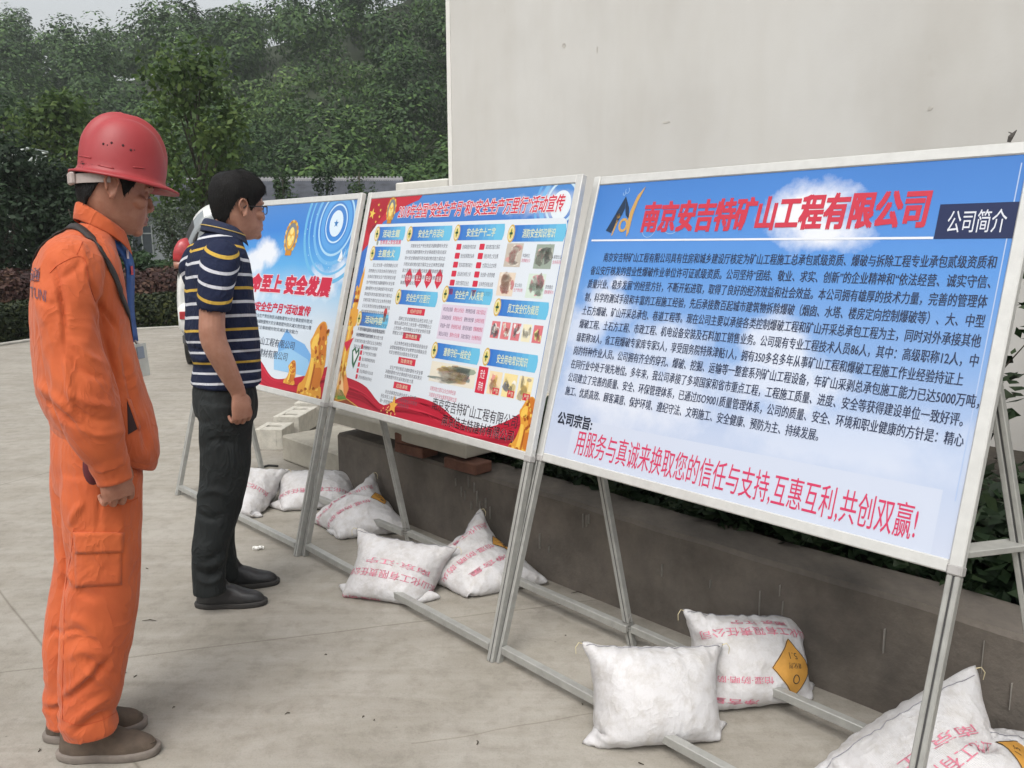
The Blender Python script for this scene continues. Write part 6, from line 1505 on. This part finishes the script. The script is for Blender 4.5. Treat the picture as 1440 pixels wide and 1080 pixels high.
    v, f = P.patch(tb, ((106, 758), (171, 755), (171, 822), (106, 826)), 12, 12, .0028); add_mesh('cargo_pocket', v, f, org, tr_, None, True)
    v, f = P.patch(tb, ((104, 748), (174, 749), (172, 776), (108, 778)), 12, 6, .0062); add_mesh('pocket_flap', v, f, org, tr_, None, True)
    # red lining showing in the slit behind the cuff
    cl = MB(); cl.add(*ell((.020, -.205, .885), (.022, .02, .045))); cl.build('inner_sleeve', mat('maroon_lining', (.10, .012, .018), .8, .2, 30), jk, True)
    # shoes
    sued = mat('brown_suede', (.085, .062, .045), .9, .25, 22, bump=.2, bscale=200); solm = mat('pale_sole', (.165, .14, .12), .8, .2, 25); lace = mat('lace', (.10, .08, .06), .9)
    for s, hx, yw in ((-1, gp(82, 1064), R(4)), (1, gp(62, 1040), R(15))):
        L_ = .285; So = waist_in(sole(L_, .049, .024)[0], L_); Up = shoe(L_-.012, .046, .088, .052, .13)
        Mx = np.array(Matrix.Rotation(yw-az-dl, 4, 'Z')); o = P.Mi@np.array([hx.x, hx.y, 0, 1])
        f = lambda v: np.asarray(v)@Mx[:3, :3].T+np.array([o[0], o[1], 0])
        V, Fc = remesh([(f(waist_in(np.asarray(Up[0])+(.006, 0, .012), L_)), Up[1])], .004, 3); V = cloth_noise(V, Fc, .0012, (40, 40, 40), 4)
        so = add_mesh('shoe', V, Fc, sued, root, None, True); add_mesh('sole', f(So), sole(L_, .049, .024)[1], solm, so, None, True)
        lb = MB()
        welt = [Vector(f([(L_*(.60+.36*math.cos(a)), .034*math.sin(a), .052-.016*math.cos(a))])[0]) for a in np.linspace(-1.9, 1.9, 16)]; lb.tube(welt, [.0022]*16, n=6); lb.build('toe_seam', sued, so, True)
        for k in range(3): x = L_*(.50-.055*k); z = .072+.011*k; c = MB(); c.tube([Vector(f([(x+.012, -.026, z-.010)])[0]), Vector(f([(x, 0, z+.004)])[0]), Vector(f([(x+.012, .026, z-.010)])[0])], [.0028]*3, n=6); c.build('shoelace', lace, so, True)
worker()

# ---------------------------------------------------------------- man in the striped shirt
def visitor():
    nf, ff = gp(322, 852), gp(350, 826); b = (nf+ff)/2; az = math.atan2(-b.x, b.y); dl = R(12)
    HBS[0] = .90; P = Person(b, az, az+dl, 'man in a striped navy polo shirt and dark trousers, reading the boards'); root = P.root
    Mh = head_matrix((.086, 0, 1.592), R(2), R(13)); Mh[:3, :3] *= 1.03
    skin = skin_mat('fair_skin', (.31, .150, .100), (.38, .20, .140))
    parts = xf(head_solid(), Mh)
    parts.append(tube([(.058, 0, 1.54), (.042, 0, 1.49), (.022, 0, 1.43), (.01, 0, 1.36)], [(.056, .054), (.057, .055), (.066, .066), (.075, .09)], n=24, ref=(1, 0, 0), res=10))
    parts.append(loft([(.0, 0, .86, .08, .13), (0, 0, 1.05, .095, .14), (0, 0, 1.25, .09, .16), (.0, 0, 1.37, .07, .14), (.01, 0, 1.42, .05, .08)], 28, 12))
    arm = lambda s: tube([(-.03, s*.15, 1.39), (-.066, s*.214, 1.27), (-.082, s*.232, 1.17), (-.084, s*.238, 1.10), (-.064, s*.238, 1.03), (-.034, s*.230, .955), (-.006, s*.222, .888), (-.002, s*.220, .870)], [.05, (.048, .046), (.046, .044), (.047, .042), (.044, .042), (.037, .036), (.029, .022), (.028, .021)], n=18, ref=(1, 0, 0), res=30)
    for s in (-1, 1):
        av, af = arm(s); av[:, 0] += np.where(s > 0, .10*np.clip((1.36-av[:, 2])/.2, 0, 1), 0); av[:, 2] += .022*np.clip((1.3-av[:, 2])/.3, 0, 1); parts.append((av, af)); parts.append(tube([(.0, s*.085, .86), (-.035 if s < 0 else .0, s*.085, .57), (-.105 if s < 0 else -.045, s*.085, .29), (-.125 if s < 0 else -.042, s*.085, .12)], [.07, .055, .042, .035], n=16, res=8))
    d = unit((.10, .0, -1)); t = unit((1, .30, .10)); n = np.cross(d, t); n = -n if n[1] > 0 else n
    hp = xf(hand_parts(1, (40, 58, 36), .01, .5), basis((-.001, -.221, .892), d, t, n)); parts += hp+[(v+np.array([.10, 0, 0]), f) for v, f in flip_y(hp)]
    V, Fc = remesh(parts, .0023, 3, .4)
    Hi = np.linalg.inv(Mh); Q = V@Hi[:3, :3].T+Hi[:3, 3]; N = normals(V, Fc); dsp = np.zeros(len(V))
    for s in (-1, 1):
        g_ = lambda c, r_, a: a*np.exp(-(((Q-np.array(c))/np.array(r_))**2).sum(1))
        dsp += g_((.086, s*.014, .002), (.02, .008, .008), -.0035)+g_((-.012, s*.088, .002), (.009, .012, .014), -.005)+g_((.05, s*.056, -.052), (.025, .02, .016), -.001)
    V = V+N*dsp[:, None]; body = add_mesh('body', V, Fc, [skin, lipm], root, None, True)
    Fq = np.array([f[:3] for f in Fc]); C = Q[Fq].mean(1); lips = (C[:, 0] > .082) & (np.abs(C[:, 1]) < .021) & (C[:, 2] < -.0605) & (C[:, 2] > -.0795); body.data.polygons.foreach_set('material_index', lips.astype(np.int32))
    tr = lambda pts: [Vector(Mh[:3, :3]@np.array(p)+Mh[:3, 3]) for p in pts]
    for s in (-1, 1):
        e = MB(); e.tube(tr([(.085, s*.021, -.003), (.0895, s*.030, -.0032), (.0835, s*.041, -.0025)]), [.001, .003, .001], n=8); e.build('eye', eyed, root, True)
        l = MB(); l.tube(tr([(.0945, s*.012, .017), (.0945, s*.028, .023), (.080, s*.050, .018)]), [.0018, .0032, .0012], n=7); l.build('eyebrow', hairm, root, True)
    m_ = MB(); m_.tube(tr([(.079, -.024, -.0685), (.0965, -.010, -.0692), (.1000, 0, -.0690), (.0965, .010, -.0692), (.079, .024, -.0685)]), [.0008, .0012, .0012, .0012, .0008], n=6); m_.build('mouth_line', mat('mouth_shadow', (.06, .025, .02), .6), root, True)
    def thick(d_, z, f): return .004+(.015-.006*np.clip((d_-110)/50, 0, 1))*np.clip((z+.02)/.08, 0, 1)+.006*np.clip((z-.05)/.05, 0, 1)-.001*np.clip(1-d_/70, 0, 1)
    hv, hf = hair_mesh(([0, 40, 52, 60, 68, 76, 84, 96, 108, 130, 155, 180], [.060, .056, .046, .030, .004, -.014, .030, .036, .014, -.040, -.066, -.070]), thick, Mh, 5200, 5, nz=22)
    add_mesh('hair', hv, hf, hairm, root, None, True)
    # glasses
    gm = mat('glasses_frame', (.02, .018, .02), .3); g = MB()
    for s in (-1, 1):
        rim = []
        for a in np.linspace(0, 2*np.pi, 24): ca, sa = math.cos(a), math.sin(a); rim.append((.104-.010*(abs(s*.032+.024*np.sign(ca)*abs(ca)**.6)/.056)**2, s*.032+.024*np.sign(ca)*abs(ca)**.6, -.004+.0155*np.sign(sa)*abs(sa)**.6))
        g.tube(tr(rim), [.0019]*24, n=6); g.tube(tr([(.094, s*.056, .006), (.07, s*.070, .006), (.03, s*.078, .004), (-.004, s*.083, .004), (-.016, s*.084, -.006)]), [.0026]*5, n=6)
    g.tube(tr([(.104, -.009, .002), (.107, 0, .004), (.104, .009, .002)]), [.0014]*3, n=6); go = g.build('glasses', gm, root, True)
    # polo shirt
    M = bpy.data.materials.new('striped_pique'); M.use_nodes = True; nt_ = M.node_tree; L = nt_.links.new; bs = nt_.nodes['Principled BSDF']; bs.inputs['Roughness'].default_value = .9; bs.inputs['Specular IOR Level'].default_value = .2
    at_ = node(nt_, 'ShaderNodeAttribute'); at_.attribute_name = 'stripe'; fr = node(nt_, 'ShaderNodeMath'); fr.operation = 'FRACT'; L(at_.outputs['Fac'], fr.inputs[0])
    r = node(nt_, 'ShaderNodeValToRGB'); cr = r.color_ramp; cr.interpolation = 'CONSTANT'; nav, whi, yel = (.012, .017, .042, 1), (.50, .51, .55, 1), (.46, .30, .055, 1)
    st_ = [(0, nav), (.130, yel), (.203, nav), (.464, whi), (.535, nav), (.798, whi), (.869, nav)]
    while len(cr.elements) < len(st_): cr.elements.new(.5)
    for e, (p, c) in zip(cr.elements, st_): e.position = p; e.color = c
    L(fr.outputs[0], r.inputs[0]); L(r.outputs[0], bs.inputs['Base Color']); tc = node(nt_, 'ShaderNodeTexCoord'); n2 = node(nt_, 'ShaderNodeTexNoise', Scale=500, Detail=2); L(tc.outputs['Object'], n2.inputs[0]); bp = node(nt_, 'ShaderNodeBump', Strength=.15, Distance=.002); L(n2.outputs[0], bp.inputs['Height']); L(bp.outputs[0], bs.inputs['Normal'])
    def stripe(o, vals): at2 = o.data.attributes.new('stripe', 'FLOAT', 'POINT'); at2.data.foreach_set('value', np.asarray(vals, np.float32))
    S = [loft([(.002, 0, .902, .118, .168, .0), (.002, 0, .908, .127, .180, .0), (.006, 0, .94, .126, .178, 0), (.011, 0, .985, .124, .176, 0), (.004, 0, 1.05, .131, .182, 0), (-.002, 0, 1.11, .132, .186, 0), (-.002, 0, 1.235, .123, .190, 0), (.000, 0, 1.345, .116, .198, 0), (.002, 0, 1.40, .106, .186, 0), (.006, 0, 1.44, .092, .150, 0), (.014, 0, 1.472, .076, .104, 0), (.024, 0, 1.496, .062, .068, 0)], 48, 44, 2.2)]
    V, Fc = remesh(S, .0058, 4, .5); V = cloth_noise(V, Fc, .0042, (8, 8, 6), 23)
    V = P.folds(V, Fc, [([(268, 500), (285, 506), (300, 500)], 4, .005), ([(265, 488), (284, 493), (298, 487)], 3, -.005), ([(330, 500), (348, 508), (364, 506)], 4, .006), ([(332, 490), (350, 497), (364, 494)], 3, -.006), ([(330, 518), (346, 522), (362, 520)], 3, -.004), ([(268, 514), (284, 519), (302, 516)], 3, -.004), ([(338, 350), (346, 372), (342, 396)], 4, -.006), ([(350, 400), (344, 430), (350, 462)], 5, .004), ([(266, 380), (272, 410), (268, 450)], 4, -.004)])
    shirt = add_mesh('polo_shirt', V, Fc, M, root, None, True); w_ = vnoise(V, (5, 5, 1), 2)*.008
    zz = V[:, 2]+w_-.25*np.maximum(V[:, 2]-1.36, 0)*(np.abs(V[:, 1])/.19)**2-.020*np.abs(V[:, 1])/.19
    stripe(shirt, np.interp(zz, [.86, .912, .99, 1.115, 1.27, 1.421, 1.60], [-3.90, -3.5, -2.8335, -1.8335, -.8335, .1665, 1.36]))
    for s in (-1, 1):
        sl = [tube([(.0, s*.125, 1.405), (-.022, s*.165, 1.398), (-.048, s*.208, 1.335), (-.064, s*.226, 1.27), (-.072, s*.232, 1.228), (-.073, s*.232, 1.222)], [.056, .070, .067, .062, .060, .054], n=26, ref=(1, 0, 0), res=26)]
        sl[0][0][:, 0] += np.where(s > 0, .10*np.clip((1.36-sl[0][0][:, 2])/.2, 0, 1), 0)
        V, Fc = remesh(sl, .0055, 3, .5); V = cloth_noise(V, Fc, .0018, (12, 12, 8), 31+s)
        so = add_mesh('sleeve', V, Fc, M, shirt, None, True)
        stripe(so, (V[:, 2]+.35*(np.abs(V[:, 1])-.21)+.10*(V[:, 0]+.05)+.006*vnoise(V, 9, 1)-1.425)/.152+.167+.02)
    navy = mat('navy_collar', (.014, .020, .048), .9, .2, 30, bump=.1, bscale=400)
    V_ = []; n_ = 49; F_ = []
    for i in range(n_):
        a = R(22)+(2*math.pi-2*R(22))*i/(n_-1); f = (1+math.cos(a))/2; ca, sa = math.cos(a), math.sin(a); zz = 1.492-.022*ca; ww = f**6
        for q, z in ((0, -.01), (-.002, .020), (.001, .036), (.009, .037), (.018, .018), (.026+.008*ww, -.012-.03*ww)): V_.append((.030+(.060+q)*ca, (.062+q)*sa, zz+z))
    for i in range(n_-1):
        for k in range(5): F_.append((i*6+k, (i+1)*6+k, (i+1)*6+k+1, i*6+k+1))
    co = add_mesh('collar', V_, F_, navy, shirt, None, True); md = co.modifiers.new('t', 'SOLIDIFY'); md.thickness = .003; md.offset = 0; ms = co.modifiers.new('s', 'SUBSURF'); ms.levels = ms.render_levels = 1
    # yellow tipping on the collar edge
    tip = MB(); tip.tube([Vector(V_[i*6+4])+Vector((math.cos(R(22)+(2*math.pi-2*R(22))*i/48)*.004, math.sin(R(22)+(2*math.pi-2*R(22))*i/48)*.004, -.006)) for i in range(n_)], [.0022]*n_, n=6); tip.build('collar_tipping', mat('yellow_yarn', (.42, .30, .10), .9), co, True)
    # trousers
    blk = mat('black_cloth', (.0100, .0122, .0128), .8, 0, 6, bump=.1, bscale=420, col2=(.0155, .0185, .019), spec=.3)
    crease_bump(blk, (10, 10, 7), .03); crease_bump(M, (12, 12, 9), .022)
    T = [loft([(-.008, 0, .77, .112, .165), (-.006, 0, .82, .120, .172), (-.004, 0, .88, .116, .168), (0, 0, .95, .10, .15)], 40, 14)]
    for s, xs, rx in ((-1, (-.018, -.030, -.040, -.074, -.112, -.128, -.130, -.130), (.102, .100, .094, .083, .072, .064, .064, .062)), (1, (.010, .008, -.004, -.034, -.052, -.046, -.040, -.040), (.100, .098, .090, .080, .070, .064, .064, .062))):
        T.append(tube([(x, s*.086, z) for x, z in zip(xs, (.84, .72, .57, .42, .29, .16, .105, .080) if s < 0 else (.84, .72, .56, .40, .27, .13, .08, .055))], [(r_, r_*.92) for r_ in rx], n=30, ref=(1, 0, 0), res=36))
    V, Fc = remesh(T, .0058, 4, .5); V = cloth_noise(V, Fc, .0042, (9, 9, 7), 43)
    q = lambda *p: [(x*.3518, 700+y*.3518) for x, y in p]
    V = P.folds(V, Fc, [([(272, 700), (300, 690), (326, 700)], 5, .005), ([(276, 640), (300, 620), (340, 625)], 6, -.005), ([(274, 720), (296, 730), (318, 722)], 5, -.006), (q((780, 320), (840, 340), (900, 300)), 4, .006), (q((780, 290), (840, 310), (910, 270)), 4, -.006), (q((790, 240), (850, 270), (915, 220)), 5, .005), ([(274, 780), (290, 790), (316, 770)], 4, -.005), ([(268, 580), (282, 594), (300, 592)], 5, -.005), ([(300, 560), (308, 600), (306, 650)], 5, .003)])
    add_mesh('trousers', V, Fc, blk, root, None, True)
    lea = mat('black_leather', (.016, .016, .017), .38, .2, 30, bump=.08, bscale=120); sol = mat('dark_sole', (.03, .028, .026), .8)
    for s, hx, yw in ((-1, gp(275, 853), R(5)), (1, gp(296, 828), R(12))):
        L_ = .285; Mx = np.array(Matrix.Rotation(yw-az-dl, 4, 'Z')); o = P.Mi@np.array([hx.x, hx.y, 0, 1]); f = lambda v: np.asarray(v)@Mx[:3, :3].T+np.array([o[0], o[1], 0])
        So = sole(L_, .045, .022); Up = shoe(L_-.008, .043, .082, .050, .12)
        V, Fc = remesh([(f(waist_in(np.asarray(Up[0])+(.004, 0, .012), L_)), Up[1])], .004, 3); V = cloth_noise(V, Fc, .001, (40, 40, 40), 4); so = add_mesh('shoe', V, Fc, lea, root, None, True); add_mesh('sole', f(waist_in(So[0], L_)), So[1], sol, so, None, True)
        for k in range(3): x = L_*(.50-.055*k); z = .068+.011*k; c = MB(); c.tube([Vector(f([(x+.010, -.024, z-.008)])[0]), Vector(f([(x, 0, z+.004)])[0]), Vector(f([(x+.010, .024, z-.008)])[0])], [.0022]*3, n=6); c.build('shoelace', lea, so, True)
visitor()

# ================================================================ the hazy air between the yard and the hill
def air():
    hm = bpy.data.materials.new('thin_haze'); hm.use_nodes = True; t = hm.node_tree; t.nodes.clear(); o = node(t, 'ShaderNodeOutputMaterial'); v = node(t, 'ShaderNodeVolumePrincipled')
    v.inputs['Color'].default_value = (.84, .90, .88, 1); v.inputs['Density'].default_value = .0008; v.inputs['Anisotropy'].default_value = .2; t.links.new(v.outputs[0], o.inputs['Volume'])
    b = MB(); b.box((-40, 80, 24), (260, 220, 51)); h = b.build('haze', hm); h['kind'] = 'stuff'
air()
